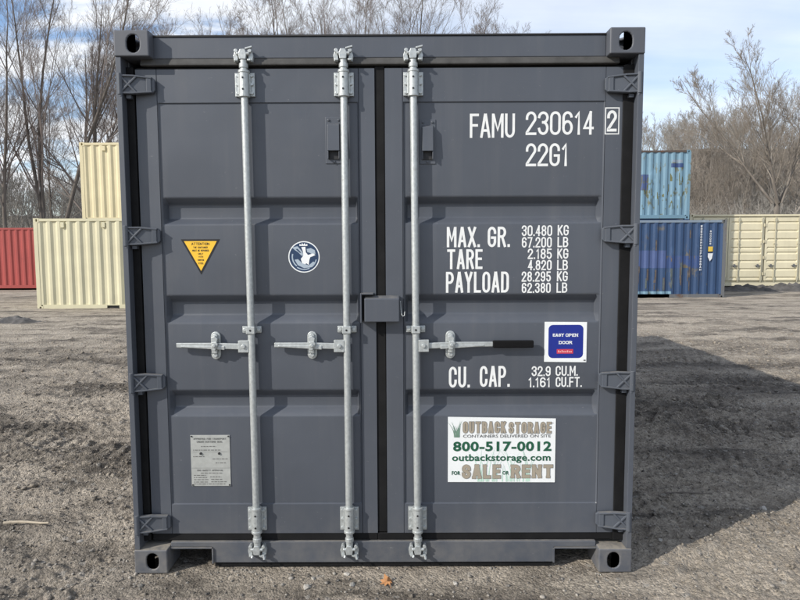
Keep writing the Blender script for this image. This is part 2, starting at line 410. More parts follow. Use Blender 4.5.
def ground_height(x, y):
    x = np.asarray(x, np.float64); y = np.asarray(y, np.float64)
    d = np.hypot(x-0.1, y+2.9)
    far = 1/(1+(d/34)**2)
    wx = x+0.25*pnoise(x*1.3, y*1.3, 1); wy = y+0.25*pnoise(x*1.3+9, y*1.3, 2)
    h = 0.045*pnoise(x*0.23, y*0.31, 3) + 0.030*pnoise(wx*0.7, wy*1.0, 4)
    lum = pnoise(wx*2.2, wy*3.0, 5)
    rough = sstep(pnoise(x*0.33+5, y*0.5, 6), -0.25, 0.35)
    rk = 0.60+0.45*rough
    h += (0.040*lum + 0.042*pnoise(wx*4.6, wy*6.2, 7))*rk
    cl = pnoise(wx*11, wy*14, 8); h += 0.034*np.maximum(cl, -0.12)*rk
    cl2 = pnoise(wx*21+3, wy*25, 18); h += 0.022*np.maximum(cl2, -0.1)*rk
    h += 0.012*pnoise(x*27, y*30, 19) + 0.008*pnoise(x*44, y*46, 9)
    h += 0.060*np.abs(pnoise(x*0.55+3, y*2.4, 15))*sstep(y, 1.5, 5)
    mud = np.zeros_like(h)
    for i, (cx, cy, rad, hw, pitch, dep) in enumerate(TRACKS):
        rx, ry = x-cx, y-cy
        rr_ = np.hypot(rx, ry); vv = rr_-rad + 0.09*pnoise(x*0.8, y*0.8, 40+i)
        near = np.abs(vv) < hw*1.7
        if not near.any(): continue
        uu = np.arctan2(ry, rx)*rad
        msk = sstep(pnoise(x*0.42+i*3.1, y*0.42, 60+i), -0.28, 0.12)
        band = (1-sstep(np.abs(vv), hw*0.8, hw*1.15))*msk
        side = np.sign(vv)
        ph = (uu/pitch + side*0.25 + np.abs(vv)/hw*0.8) + 0.25*pnoise(x*3, y*3, 80)
        lug = np.abs(((ph % 1.0)-0.5)*2)          # 0..1 saw
        tread = sstep(lug, 0.30, 0.62)
        berm = np.exp(-((np.abs(vv)-hw*1.18)/(hw*0.22))**2)*msk
        h += near*(band*(-0.35*dep + dep*1.15*(tread-0.35)*(0.65+0.5*pnoise(x*6, y*6, 90))) + 0.55*dep*berm*(0.6+0.8*pnoise(x*7, y*7, 91)))
        mud = np.maximum(mud, near*(band*(0.55+0.45*(1-tread)) + 0.35*berm))
    # level bed under the container
    under = (1-sstep(np.abs(x), 1.24, 1.45))*sstep(y, -0.34, -0.10)*(1-sstep(y, 6.2, 6.8))
    fine = 0.0050*pnoise(x*31, y*34, 9)+0.010*pnoise(x*5, y*6, 11)
    h = h*(1-under)+under*(fine*0.5-0.003)
    h *= (0.45+0.55*far)
    yard = (1-sstep(y, 10, 14.5))
    h = h*(0.40+0.60*yard)
    clod = pnoise(wx*4.6, wy*6.2, 7)+0.6*cl
    mud = np.clip(mud*(0.75+0.8*pnoise(x*1.1, y*1.6, 12)) + 0.65*sstep(lum*0.6+pnoise(x*0.5, y*1.1, 13), 0.10, 0.42)*(.55+1.1*pnoise(x*7, y*9, 14)) + 0.24*sstep(-clod, 0.05, 0.5)*rough, 0, 1)
    return h, mud
X, Y = np.meshgrid(gxs, gys)
Hh, MUD = ground_height(X.ravel(), Y.ravel())
nx, ny = len(gxs), len(gys)
idx = np.arange(nx*ny).reshape(ny, nx)
GF = np.stack([idx[:-1, :-1], idx[:-1, 1:], idx[1:, 1:], idx[1:, :-1]], -1).reshape(-1, 4)
def ground_material():
    m, p = newmat('yard_gravel_and_dirt'); pos, nor = worldpos()
    at = nt.nodes.new('ShaderNodeAttribute'); at.attribute_name = 'mud'
    mud = at.outputs['Fac']
    streak = noise(mapping(pos, rot=(0, 0, 0.12), sc=(0.22, 1.0, 1)), 1.5, 9, 0.66, 0.5)
    big = noise(pos, 0.22, 5, 0.6)
    sand = mixc(mapr(noise(pos, 3.2, 8, 0.65), 0.3, 0.7), (0.425, 0.368, 0.298), (0.600, 0.530, 0.437))
    d = mth('ADD', mth('MULTIPLY', mud, 0.62), mth('MULTIPLY', mapr(streak, 0.48, 0.60), 0.66), clamp=True)
    sp = nt.nodes.new('ShaderNodeSeparateXYZ'); L(pos, sp.inputs[0])
    shadowzone = mth('MULTIPLY', mapr(sp.outputs[0], 0.6, 2.6, 0, 1, True), mapr(sp.outputs[1], 8.0, 3.0, 0, 1, True))
    shadow_mottle = mth('MULTIPLY', shadowzone, mapr(noise(pos, 1.3, 8, 0.66, 0.4), 0.43, 0.55))  # dark soil mottle painted in to soften the container's shadow edge
    d = mth('ADD', d, mth('MULTIPLY', shadow_mottle, 0.12), clamp=True)
    blot = mapr(noise(mapping(pos, loc=(4, 7, 0), sc=(.7, 1.2, 1)), 1.9, 9, 0.68, 0.6), 0.52, 0.62)
    d = mth('ADD', d, mth('MULTIPLY', blot, 0.38), clamp=True)
    d = mth('MULTIPLY', d, mapr(noise(mapping(pos, loc=(2, 5, 0), sc=(.6, 1.3, 1)), .75, 5, .6), .36, .58, .55, 1.45), clamp=True)
    dirt = mixc(mapr(noise(pos, 7, 7, 0.65), 0.3, 0.7), (0.088, 0.077, 0.065), (0.175, 0.153, 0.128))
    col = mixc(mth('MULTIPLY', d, 0.88), sand, dirt)
    # pebbles
    v = nt.nodes.new('ShaderNodeTexVoronoi'); v.inputs['Scale'].default_value = 95; L(pos, v.inputs['Vector'])
    v2 = nt.nodes.new('ShaderNodeTexVoronoi'); v2.inputs['Scale'].default_value = 38; L(pos, v2.inputs['Vector'])
    sc_ = nt.nodes.new('ShaderNodeSeparateColor'); L(v.outputs['Color'], sc_.inputs[0])
    sc2 = nt.nodes.new('ShaderNodeSeparateColor'); L(v2.outputs['Color'], sc2.inputs[0])
    tone = mth('ADD', mth('MULTIPLY', sc_.outputs[0], 0.9), mth('MULTIPLY', sc2.outputs[0], 0.45))
    tn = nt.nodes.new('ShaderNodeCombineColor'); tt = mapr(tone, 0.0, 1.35, 0.50, 1.38)
    for i in range(3): L(tt, tn.inputs[i])
    pebbly = mapr(noise(pos, 1.6, 5, 0.6), 0.35, 0.6, 0.55, 1.0)
    col = mixc(pebbly, col, mixc(1.0, col, tn.outputs[0], 'MULTIPLY'))
    col = mixc(mth('MULTIPLY', mth('GREATER_THAN', sc2.outputs[1], 0.982), 0.5), col, (0.55, 0.52, 0.47))
    L(col, p.inputs['Base Color'])
    L(mapr(d, 0, 1, 0.95, 0.82), p.inputs['Roughness']); p.inputs['Specular IOR Level'].default_value = 0.25
    hh = mth('ADD', mth('MULTIPLY', v.outputs['Distance'], -0.8), mth('MULTIPLY', v2.outputs['Distance'], -1.0))
    hh = mth('ADD', hh, mth('MULTIPLY', noise(pos, 60, 6, 0.7), 2.2))
    hh = mth('ADD', hh, mth('MULTIPLY', noise(pos, 9, 6, 0.65), 3.0))
    bump(hh, 1.0, 0.018, p)
    return m
m_ground = ground_material()
go = fast_mesh('ground', np.stack([X.ravel(), Y.ravel(), Hh], 1), GF, m_ground, smooth=True)
tag(go, 'sandy grey gravel yard with dark tyre tracks', 'ground', kind='structure')
a = go.data.attributes.new('mud', 'FLOAT', 'POINT'); a.data.foreach_set('value', MUD.astype(np.float32))
def gz(x, y): return float(ground_height(np.array([x]), np.array([y]))[0][0])

# ------------------------------------------------------------------ the grey container
root = empty('shipping_container', (0, 0, 0), 'large dark grey shipping container with closed galvanised-barred doors, filling the foreground', 'shipping container')
CW, CH, CL = 1.219, 2.591, 6.058

def boolean_mesh(base, cutters):
    cols = []
    bo = base.build('tmp', m_cast)
    for c in cutters:
        co = c.build('tmpc', m_cast); cols.append(co)
        md = bo.modifiers.new('b', 'BOOLEAN'); md.object = co; md.operation = 'DIFFERENCE'; md.solver = 'EXACT'
    dg = bpy.context.evaluated_depsgraph_get()
    me = bpy.data.meshes.new_from_object(bo.evaluated_get(dg))
    for o in cols+[bo]:
        d = o.data; bpy.data.objects.remove(o); bpy.data.meshes.remove(d)
    return me
def oblong(cx, cz, w, h, n=8):
    if h >= w:
        r = w/2; k = h/2-r
        return [(cx+r*math.cos(t), cz+k+r*math.sin(t)) for t in np.linspace(0, math.pi, n)] + [(cx-r*math.cos(t), cz-k-r*math.sin(t)) for t in np.linspace(0, math.pi, n)]
    r = h/2; k = w/2-r
    return [(cx+k+r*math.cos(t), cz+r*math.sin(t)) for t in np.linspace(-math.pi/2, math.pi/2, n)] + [(cx-k-r*math.cos(t), cz-r*math.sin(t)) for t in np.linspace(-math.pi/2, math.pi/2, n)]
def casting_mesh():
    # local: x from 0 (outer side) to .162, y from 0 (end face) to .178, z 0..0.118 with z=.118 the outer (top) face
    b = MB().box(0, .162, 0, .178, 0, .118)
    inner = MB().box(.012, .150, .012, .166, .012, .104)
    h1 = MB().prism(oblong(.089, .057, .060, .082), -.02, .05)
    h2 = MB(); o = oblong(.09, .057, .060, .079); h2.prismx([(a, c) for a, c in o], -.02, .05)
    o = oblong(.085, .09, .064, .120)
    h3 = MB(); n = len(o)
    h3.add([(a, c, .08) for a, c in o]+[(a, c, .15) for a, c in o],
           [tuple(range(n-1, -1, -1)), tuple(range(n, 2*n))]+[(i, (i+1) % n, (i+1) % n+n, i+n) for i in range(n)])
    return boolean_mesh(b, [inner, h1, h2, h3])
cast_me = casting_mesh(); cast_me.name = 'corner_casting'
def place_casting(parent, x, y, z, sx, sy, sz, mat, name='corner_casting', bev=0.006):
    me = cast_me.copy(); me.transform(Matrix.Diagonal((sx, sy, sz, 1)))
    if sx*sy*sz < 0: me.flip_normals()
    me.materials.clear(); me.materials.append(mat)
    o = bpy.data.objects.new(name, me); COL.objects.link(o); o.parent = parent; o.location = (x, y, z)
    if bev:
        b = o.modifiers.new('bevel', 'BEVEL'); b.width = bev; b.segments = 3; b.limit_method = 'ANGLE'; b.angle_limit = R(40)
    return o
for sx in (1, -1):
    for sy, yy in ((1, 0.0), (-1, CL)):
        for sz, zz in ((1, CH-.118), (-1, .118)):
            place_casting(root, -sx*CW, yy, zz, sx, sy, sz, m_cast)

# posts: a flange at the front, the deep channel behind it
for s in (1, -1):
    mb = MB()
    pts = [(0.0, 0.006), (0.0255, 0.006), (0.0255, 0.085), (0.030, 0.085), (0.030, 0.190), (0.0, 0.190)]
    vs = [(-s*(CW-.002-a), b, z) for z in (.118, CH-.118) for a, b in pts]; n = len(pts)
    mb.add(vs, [tuple(range(n)), tuple(range(2*n-1, n-1, -1))]+[(i, (i+1) % n, (i+1) % n+n, i+n) for i in range(n)])
    mb.build('corner_post', m_paint, root, bevel=0.004)
    mb = MB().box(-.05, .05, 0, .1, .118, CH-.118); mb.v = [(v[0]*.9-s*(CW-.05), v[1]+CL-.12, v[2]) for v in mb.v]
    mb.build('corner_post', m_paint, root, bevel=0.004)
# header: face, upper lip, lower lip leaning outwards
hp = [(.055, 2.575), (.055, 2.4775), (.15, 2.4775), (.15, 2.575)]
MB().prismx(hp, -1.0585, 1.0565).build('header', m_paint, root, bevel=0.003)
MB().box(-1.0575, 1.0555, .050, .16, 2.5755, 2.582).build('header_edge', m_dark, root)
MB().prismx([(.0545, 2.4770), (.0465, 2.452), (.0465, 2.4445), (.075, 2.4435), (.12, 2.4770)], -1.120, 1.120).build('header_seal', m_seal, root, bevel=0.003)
# sill with fork pockets
zb, zt = .030, .137
sp_ = [(-1.056, zt), (-1.056, .112), (-.850, .112), (-.850, zb), (.850, zb), (.850, .108), (1.045, .108), (1.056, .108), (1.056, zt)]
MB().prism(sp_, .048, .12).build('sill', m_paint, root, bevel=0.003)
for s, zz in ((-1, .112), (1, .108)):
    mb = MB()
    mb.box(min(s*.850, s*1.056), max(s*.850, s*1.056), .040, .36, zz-.0065, zz-.0005)
    mb.box(min(s*.8505, s*.8435), max(s*.8505, s*.8435), .040, .36, zb, zz-.007)
    mb.build('fork_pocket', m_paint, root)
mb = MB().box(-1.05, 1.05, .37, CL-.2, .02, .125).box(-.842, .842, .13, .36, .012, .125)
mb.build('floor', m_dark, root)
MB().box(-.842, .842, .060, .11, .006, .0295).build('sill_gap_shade', m_rubber, root)  # black strip standing in for the shade in the gap beneath the sill
# side walls, roof and rear of the container
def corr(n0, n1, step=.278, dep=.036):
    out = []; x = n0
    while x < n1-.27:
        out += [(x, 0), (x+.072, 0), (x+.14, dep), (x+.21, dep)]; x += step
    out += [(n1, 0)]
    return out
for s in (1, -1):
    pr = corr(.18, CL-.18)
    V = [(-s*(CW-.006-d), yy, z) for z in (.118, CH-.06) for yy, d in pr]; n = len(pr)
    mb = MB().add(V, [(i, i+1, i+1+n, i+n) for i in range(n-1)])
    mb.box(min(-s*CW, -s*(CW-.06)), max(-s*CW, -s*(CW-.06)), .178, CL-.178, .03, .17)
    mb.box(min(-s*CW, -s*(CW-.06)), max(-s*CW, -s*(CW-.06)), .178, CL-.178, CH-.07, CH-.008)
    mb.build('side_wall', m_paint, root)
mb = MB(); pr = corr(.18, CL-.18, .209, .02); n = len(pr)
mb.add([(x, yy, CH-.012-d) for x in (-1.16, 1.16) for yy, d in pr], [(i, i+n, i+1+n, i+1) for i in range(n-1)])
mb.box(-1.1, 1.1, .16, .185, CH-.03, CH-.01)
mb.build('roof', m_paint, root)
mb = MB(); pr = corr(-1.05, 1.05); n = len(pr)
mb.add([(x, CL-.02-d, z) for z in (.118, CH-.06) for x, d in pr], [(i, i+n, i+1+n, i+1) for i in range(n-1)])
mb.box(-1.05, 1.05, CL-.07, CL-.008, .03, .17).box(-1.05, 1.05, CL-.07, CL-.008, CH-.08, CH-.01)
mb.build('rear_wall', m_paint, root)

# doors
DY, PY, RY = .060, .066, .106          # frame face, pressed panel, bottom of the pressing
ZB = [(.176, DY), (.324, DY), (.3245, DY), (.329, PY), (.770, PY), (.808, RY), (.866, RY), (.900, PY),
      (1.229, PY), (1.268, RY), (1.332, RY), (1.366, PY), (1.706, PY), (1.735, RY), (1.802, RY), (1.834, PY),
      (2.272, PY), (2.2765, DY), (2.277, DY), (2.430, DY)]
def fillet(Z, r=.007, n=3):
    out = []
    for i, (z, d) in enumerate(Z):
        if 4 <= i < len(Z)-4:
            P = Vector((z, d)); A = Vector(Z[i-1]); B = Vector(Z[i+1])
            a = P+(A-P).normalized()*min(r, (A-P).length*.45); b = P+(B-P).normalized()*min(r, (B-P).length*.45)
            for k in range(n+1):
                t = k/n; q = a*(1-t)**2+P*2*t*(1-t)+b*t*t; out.append((q.x, q.y))
        else: out.append((z, d))
    return out
ZB = fillet(ZB)
def door(xa, xb, p0, p1):
    """one pressed door leaf between xa and xb whose panel lies between p0 and p1"""
    xs = [(xa, 'f'), (p0-.004, 'f'), (p0-.002, 'g'), (p0, 'f'), (p0+.0005, 'f'), (p0+.005, 'p'), (p0+.0065, 'p'), (p0+.020, 'r'),
          (p1-.020, 'r'), (p1-.0065, 'p'), (p1-.005, 'p'), (p1-.0005, 'f'), (p1, 'f'), (p1+.002, 'g'), (p1+.004, 'f'), (xb, 'f')]
    nx_, nz_ = len(xs), len(ZB); V = []
    for z, d in ZB:
        for x, t in xs:
            y = d if t == 'r' else (min(d, PY) if t == 'p' else (DY+.004 if t == 'g' else DY))
            V.append((x, y, z))
    F = [(j*nx_+i, j*nx_+i+1, (j+1)*nx_+i+1, (j+1)*nx_+i) for j in range(nz_-1) for i in range(nx_-1)]
    b = len(V)
    ring = [i for i in range(nx_)]+[j*nx_+nx_-1 for j in range(1, nz_)]+[(nz_-1)*nx_+i for i in range(nx_-2, -1, -1)]+[j*nx_ for j in range(nz_-2, 0, -1)]
    V += [(V[i][0], .112, V[i][2]) for i in ring]; n = len(ring)
    F += [(ring[i], b+i, b+(i+1) % n, ring[(i+1) % n]) for i in range(n)]
    F.append(tuple(b+i for i in range(n)))
    o = MB().add(V, F).build('door', m_paint, root, smooth=True)
    return o
doorL = door(-1.150, -.026, -1.049, -.103); doorL['label'] = 'left grey door with two locking bars'
doorR = door(.022, 1.150, .108, 1.060); doorR['label'] = 'right grey door with white container lettering'
# gaskets
def gask(parent, boxes):
    mb = MB()
    for b in boxes: mb.box(*b)
    mb.build('gasket', m_rubber, parent, bevel=0.004)
gask(doorL, [(-1.1925, -1.1560, .054, .11, .139, 2.440)])
gask(doorL, [(-1.150, -.026, .063, .105, .1385, .1755)])
gask(doorL, [(-1.150, -.026, .072, .105, 2.4305, 2.4425)])
gask(doorR, [(-.0255, .0215, .0655, .11, .178, 2.4425)])
gask(doorR, [(1.1410, 1.1925, .0525, .0595, .139, 2.440), (1.1505, 1.1924, .0600, .11, .139, 2.440)])
gask(doorR, [(-.0258, 1.150, .0628, .105, .1385, .1755)])
gask(doorR, [(.0222, 1.150, .072, .105, 2.4305, 2.4425)])

# hinges
def hinge(parent, s, zc):
    """forged blade from the pin at the post (x=-1.205*s) to its tip on the door, with raised rim and X rib"""
    x0, x1 = -1.213, -1.052
    hb, ht = .0435, .036
    def X(x): return x if s > 0 else -x
    def pr(mb, pts, ya, yb):
        q = [(X(a), b) for a, b in pts]
        if s < 0: q = q[::-1]
        mb.prism(q, ya, yb)
    mb = MB()
    out = [(x0, zc-hb), (x0+.06, zc-hb-.001), (x1-.012, zc-ht), (x1, zc-ht+.012), (x1, zc+ht-.010), (x1-.012, zc+ht), (x0+.075, zc+hb), (x0, zc+hb)]
    pr(mb, out, .019, .033)
    rim = .008
    def bar(p, q, w, ya=.010, yb=.030):
        p, q = Vector(p), Vector(q); d = (q-p).normalized(); nn = Vector((-d.y, d.x))*w/2
        pr(mb, [tuple(p-nn), tuple(q-nn), tuple(q+nn), tuple(p+nn)], ya, yb)
    bar((x0+.001, zc+hb-.005), (x0+.075, zc+hb-.005), rim); bar((x0+.073, zc+hb-.0052), (x1-.010, zc+ht-.005), rim, .0104)
    bar((x0+.001, zc-hb+.004), (x0+.060, zc-hb+.004), rim, .0108); bar((x0+.058, zc-hb+.0042), (x1-.010, zc-ht+.005), rim, .0112)
    bar((x0+.012, zc-hb+.006), (x0+.082, zc+hb-.008), .009, .0116); bar((x0+.012, zc+hb-.006), (x0+.080, zc-hb+.008), .009, .012)
    bar((x1-.024, zc-ht+.004), (x1-.024, zc+ht-.004), .022, .0124, .030)
    mb.tube([(X(x0+.012), .016, zc-hb-.005), (X(x0+.012), .016, zc+hb+.005)], .0115, 12)
    def dep(x, y):
        t = (abs(x)-1.052)/.161; return y+.020*(1-t)-.006*t
    mb.v = [(a, dep(a, b), c) for a, b, c in mb.v]
    o = mb.build('hinge', m_hinge, parent, bevel=0.0022)
    pin = MB().tube([(X(x0+.014), .012, zc-hb-.014), (X(x0+.014), .012, zc-hb-.0062)], .008, 10)
    pin.box(min(X(x0+.03), X(x0+.052)), max(X(x0+.03), X(x0+.052)), .030, .085, zc-hb-.018, zc-hb-.003)
    pin.build('hinge_pin', m_hinge, parent)
for zc in (2.352, 1.652, .947, .242):
    hinge(doorL, 1, zc)
for zc in (2.346, 1.650, .949, .252):
    hinge(doorR, -1, zc)

# ventilators on the doors
def vent(parent, x0, x1, z0, z1):
    w = x1-x0; xm = (x0+x1)/2
    mb = MB().box(x0, x1, PY-.004, PY+.004, z0, z1)
    mb.prismx([(PY-.004, z1-.028), (PY-.026, z1-.040), (PY-.030, z0+.058), (PY-.004, z0+.058)], x0+.012, x1-.012)
    mb.box(x0+.012, x0+.016, PY-.026, PY-.004, z0+.020, z0+.058); mb.box(x1-.016, x1-.012, PY-.026, PY-.004, z0+.020, z0+.058)
    for a, b in ((x0+.016, z1-.014), (x1-.016, z1-.014), (xm, z0+.010)): mb.disc_y(a, b, PY-.010, PY-.003, .006, 8)
    mb.build('ventilator', m_paint, parent, bevel=0.0025)
    MB().box(x0+.017, x1-.017, PY-.010, PY-.0045, z0+.020, z0+.057).build('vent_opening', m_dark, parent)  # dark plate stands in for the shade inside the opening
vent(doorL, -.260, -.180, 1.990, 2.207)
vent(doorR, .186, .262, 1.986, 2.195)

# locking bars
BY = .033
def bar(xt, xb_, label, hside, hend, clasp, zc=1.122, grip=None):
    def bx(z): return xb_+(xt-xb_)*(z-.26)/(2.455-.26)
    mb = MB().tube([(bx(.112), BY, .112), (bx(2.46), BY, 2.46)], .0168, 20)
    bo = mb.build('locking_bar', m_galv, root, smooth=True); bo['label'] = label
    for z0, z1, up in ((2.296, 2.412, True), (.194, .318, False)):
        x = bx((z0+z1)/2)
        mb = MB()
        for s in (-1, 1):
            a, b = sorted((x+s*.017, x+s*.046))
            mb.prism([(a, z0+.004), (b, z0+.004), (b, z1-.004), (a, z1-.004)], .046, .0598)
            for zz in (z0+.018, (z0+z1)/2, z1-.018):
                mb.disc_y(x+s*.034, zz, .038, .047, .0072, 10)
            a, b = sorted((x+s*.0232, x+s*.029))
            mb.box(a, b, .034, .05, z0+.012, z1-.012)
        mb.tube([(x, BY, z0), (x, BY, z1)], .0235, 20)
        mb.tube([(x, BY, z0-.003), (x, BY, z0+.009)], .0265, 20); mb.tube([(x, BY, z1-.009), (x, BY, z1+.003)], .0265, 20)
        br = mb.build('bracket', m_galv, bo, bevel=0.0018)
        mb = MB()
        for zz in (z0+.030, z1-.034): MB().disc_y(x-.001, zz, BY-.0245, BY-.02, .0048, 10).build('bracket_hole', m_black, bo)
        # cam and its keeper
        zc0, zc1 = (2.434, 2.508) if up else (.078, .150)
        mb = MB(); x = bx((zc0+zc1)/2)
        if up:
            mb.tube([(x, BY, 2.425), (x, BY, 2.446)], .021, 16); zk = 2.484
        else:
            mb.tube([(x, BY, .146), (x, BY, .166)], .021, 16); zk = .106
        mb.prism([(x-.016, zk-.022), (x+.014, zk-.022), (x+.018, zk+.005), (x+.010, zk+.024), (x-.012, zk+.024), (x-.020, zk+.004)], .014, .046)
        mb.tube([(x-.030, .022, zk+.004), (x+.030, .022, zk+.004)], .0085, 10)
        mb.build('cam', m_galv, bo, bevel=0.0025)
        for s in (-1, 1):
            mb = MB(); k = s*.030
            q = [(x+k-s*.006, zk-.030), (x+k+s*.012, zk-.030), (x+k+s*.016, zk-.004), (x+k+s*.010, zk+.014), (x+k-s*.006, zk+.014)]
            if s < 0: q = q[::-1]
            mb.prism(q, .028, .0545)
            mb.prism([(x+k-.008, zk-.030), (x+k+.008, zk-.030), (x+k+.008, zk-.021), (x+k-.008, zk-.021)], .012, .029)
            mb.disc_y(x+k+s*.002, zk+.017, .018, .050, .009, 10)
            mb.build('cam_keeper', m_galv, bo, bevel=0.0018)
        e = 1 if up else -1; mb = MB()
        mb.prism([(x+.012, zk+e*.026-.004), (x+.044, zk+e*.034-.004), (x+.044, zk+e*.034+.004), (x+.012, zk+e*.026+.004)], .014, .028)
        mb.build('cam_hook', m_galv, bo, bevel=0.0018)
        if not up:
            MB().tube([(x+.034, .016, zk-.028), (x+.038, .012, zk-.042)], .006, 8).build('cam_tooth', m_galv, bo); MB().tube([(x-.020, .016, zk-.024), (x-.024, .012, zk-.034)], .006, 8).build('cam_tooth', m_galv, bo)
    # mid guide
    x = bx(1.2)
    mb = MB().box(x-.046, x+.046, .046, .0598, 1.184, 1.216).box(x-.021, x+.021, .0115, .047, 1.182, 1.218)
    for s in (-1, 1): mb.disc_y(x+s*.034, 1.2, .038, .047, .010, 12)
    mb.build('guide', m_galv, bo, bevel=0.003)
    MB().disc_y(x, 1.199, .0100, .0125, .005, 10).build('guide_hole', m_black, bo)
    # handle
    x = bx(zc); h = hside
    mb = MB(); a, b = sorted((x+h*.012, x+h*.062))
    mb.box(a, b, .018, .048, zc-.030, zc+.028)
    mb.disc_y(x+h*.036, zc, .010, .020, .010, 12)
    xe = grip if grip else hend
    pts = [(x+h*.060, zc+.012), (clasp, zc+.016), (xe, zc+.016), (xe, zc-.006), (clasp, zc-.012), (x+h*.060, zc-.016)]
    if h > 0: pts = pts[::-1]
    mb.prism(pts, .028, .042)
    pts = [(clasp-h*.05, zc+.002), (clasp+h*.16, zc+.004), (clasp+h*.16, zc-.004), (clasp-h*.05, zc-.018)]
    if h > 0: pts = pts[::-1]
    mb.prism(pts, .024, .0290)
    mb.build('handle', m_galv, bo, bevel=0.003)
    if grip:
        mb = MB().box(grip, hend, .024, .046, zc-.013, zc+.022)
        mb.build('handle_grip', m_grip, bo, bevel=0.006, seg=3)
    mb = MB()
    mb.prism(oblong(clasp, zc, .046, .136), .052, .0655)
    mb.disc_y(clasp, zc+.046, .040, .053, .013, 14); mb.disc_y(clasp, zc-.046, .038, .053, .012, 14)
    mb.box(clasp-.013, clasp+.013, .030, .053, zc-.036, zc-.017)
    mb.prism([(clasp-.014, zc+.018), (clasp+.014, zc+.018), (clasp+.018, zc+.036), (clasp+.004, zc+.050), (clasp-.014, zc+.044)], .024, .053)
    mb.prism([(clasp-.010, zc-.020), (clasp+.008, zc-.020), (clasp+.022, zc+.012), (clasp+.014, zc+.024), (clasp-.010, zc+.022)], .013, .0235)
    mb.disc_y(clasp+.003, zc+.004, .006, .014, .009, 12)
    mb.build('handle_catch', m_galv, bo, bevel=0.003)
    return bo
bar(-.632, -.622, 'first galvanised locking bar from the left', -1, -.988, -.805)
bar(-.168, -.165, 'second galvanised locking bar from the left, beside the lock box', -1, -.516, -.337)
bar(.156, .172, 'galvanised locking bar with black-gripped handle', 1, .732, .333, grip=.536)

# lock box across the door gap
mb = MB()
mb.prismx([(.004, 1.239), (.0585, 1.239), (.0585, 1.362), (.030, 1.359), (.004, 1.350)], -.0795, .087)
lb = mb.build('lock_box', m_paint, root, bevel=0.004)
mb = MB().box(-.0985, -.092, .003, .0598, 1.235, 1.376).box(-.0919, -.036, .003, .0598, 1.369, 1.376)
mb.build('lock_box_shell', m_paint, lb, bevel=0.002)
MB().box(-.0915, -.030, .050, .0595, 1.24, 1.3685).build('lock_box_recess', m_dark, lb)  # dark plate coloured as the shaded hollow behind the shell
pts = [(.092, .045, 1.335), (.094, .020, 1.30), (.098, .012, 1.272), (.104, .010, 1.266), (.111, .010, 1.270), (.113, .010, 1.288)]
MB().tube(pts, .0022, 8).build('wire_hook', m_galv, lb, smooth=True)
# little weld mark, scrape
mb = MB().prism([(-.060, 2.4265), (-.050, 2.4265), (-.047, 2.4290), (-.058, 2.4295)], .054, .0598)

# stencilled lettering
y = PY-.0008
def line(*a):
    mb = MB(); stroke_text(mb, *a); mb.build('lettering', m_white, doorR)
SW = .0118
line('FAMU', .424, .637, 2.108, 2.220, y, SW)
line('230614', .688, 1.010, 2.120, 2.229, y, SW)
line('22G1', .690, .893, 1.974, 2.081, y, SW)
for t, x0, x1, z0, z1 in (('MAX.', .316, .475, 1.592, 1.689), ('GR.', .512, .619, 1.592, 1.689), ('TARE', .317, .488, 1.487, 1.582), ('PAYLOAD', .312, .616, 1.373, 1.474),
                          ('CU.', .327, .430, .908, 1.011), ('CAP.', .478, .625, .911, 1.014)):
    line(t, x0, x1, z0, z1, y, .0120)
for t, x0, x1, z0, z1 in (('30.480', .675, .821, 1.644, 1.695), ('KG', .847, .900, 1.646, 1.696), ('67.200', .676, .820, 1.589, 1.639), ('LB', .847, .899, 1.590, 1.639),
                          ('2.185', .705, .821, 1.534, 1.584), ('KG', .847, .900, 1.535, 1.584), ('4.820', .706, .821, 1.480, 1.529), ('LB', .847, .899, 1.480, 1.529),
                          ('28.295', .677, .818, 1.425, 1.474), ('KG', .847, .899, 1.426, 1.475), ('62.380', .678, .818, 1.3705, 1.4195), ('LB', .846, .898, 1.371, 1.420),
                          ('32.9', .731, .824, .963, 1.012), ('CU.M.', .848, .956, .964, 1.013), ('1.161', .715, .824, .908, .957), ('CU.FT.', .849, .977, .909, .958)):
    line(t, x0, x1, z0, z1, y, .0068)
y2 = DY-.0008
mb = MB(); stroke_text(mb, '2', 1.070, 1.116, 2.133, 2.231, y2, .0130)
ribbon(mb, [(1.0625, 2.122), (1.1255, 2.122), (1.1255, 2.242), (1.0625, 2.242), (1.0625, 2.122)], .005, y2)
mb.build('lettering', m_white, doorR)

# yellow warning triangle
y = PY-.0010
wt = MB(); poly(wt, [(-.869, 1.466), (-.7745, 1.636), (-.9625, 1.636)], y); tri = wt.build('warning_sticker', m_black, root); tri['label'] = 'yellow triangular warning sticker with black border'
mb = MB(); poly(mb, [(-.869, 1.484), (-.7895, 1.627), (-.9475, 1.627)], y-.0005); mb.build('sticker_face', m_yellow, tri)
mb = MB()
for t, hw, zz, hh in (('ATTENTION', .043, 1.6075, .0125), ('THE CONTAINER', .035, 1.5925, .0085), ('MUST BE REPAIRED', .040, 1.5775, .0085), ('ONLY', .012, 1.562, .0085), ('WITH', .011, 1.5475, .0085), ('CORTEN', .015, 1.532, .0085), ('STEEL', .013, 1.516, .0085)):
    stroke_text(mb, t, -.869-hw, -.869+hw, zz, zz+hh, y-.0010, hh*.15)
mb.build('lettering', m_black, tri)

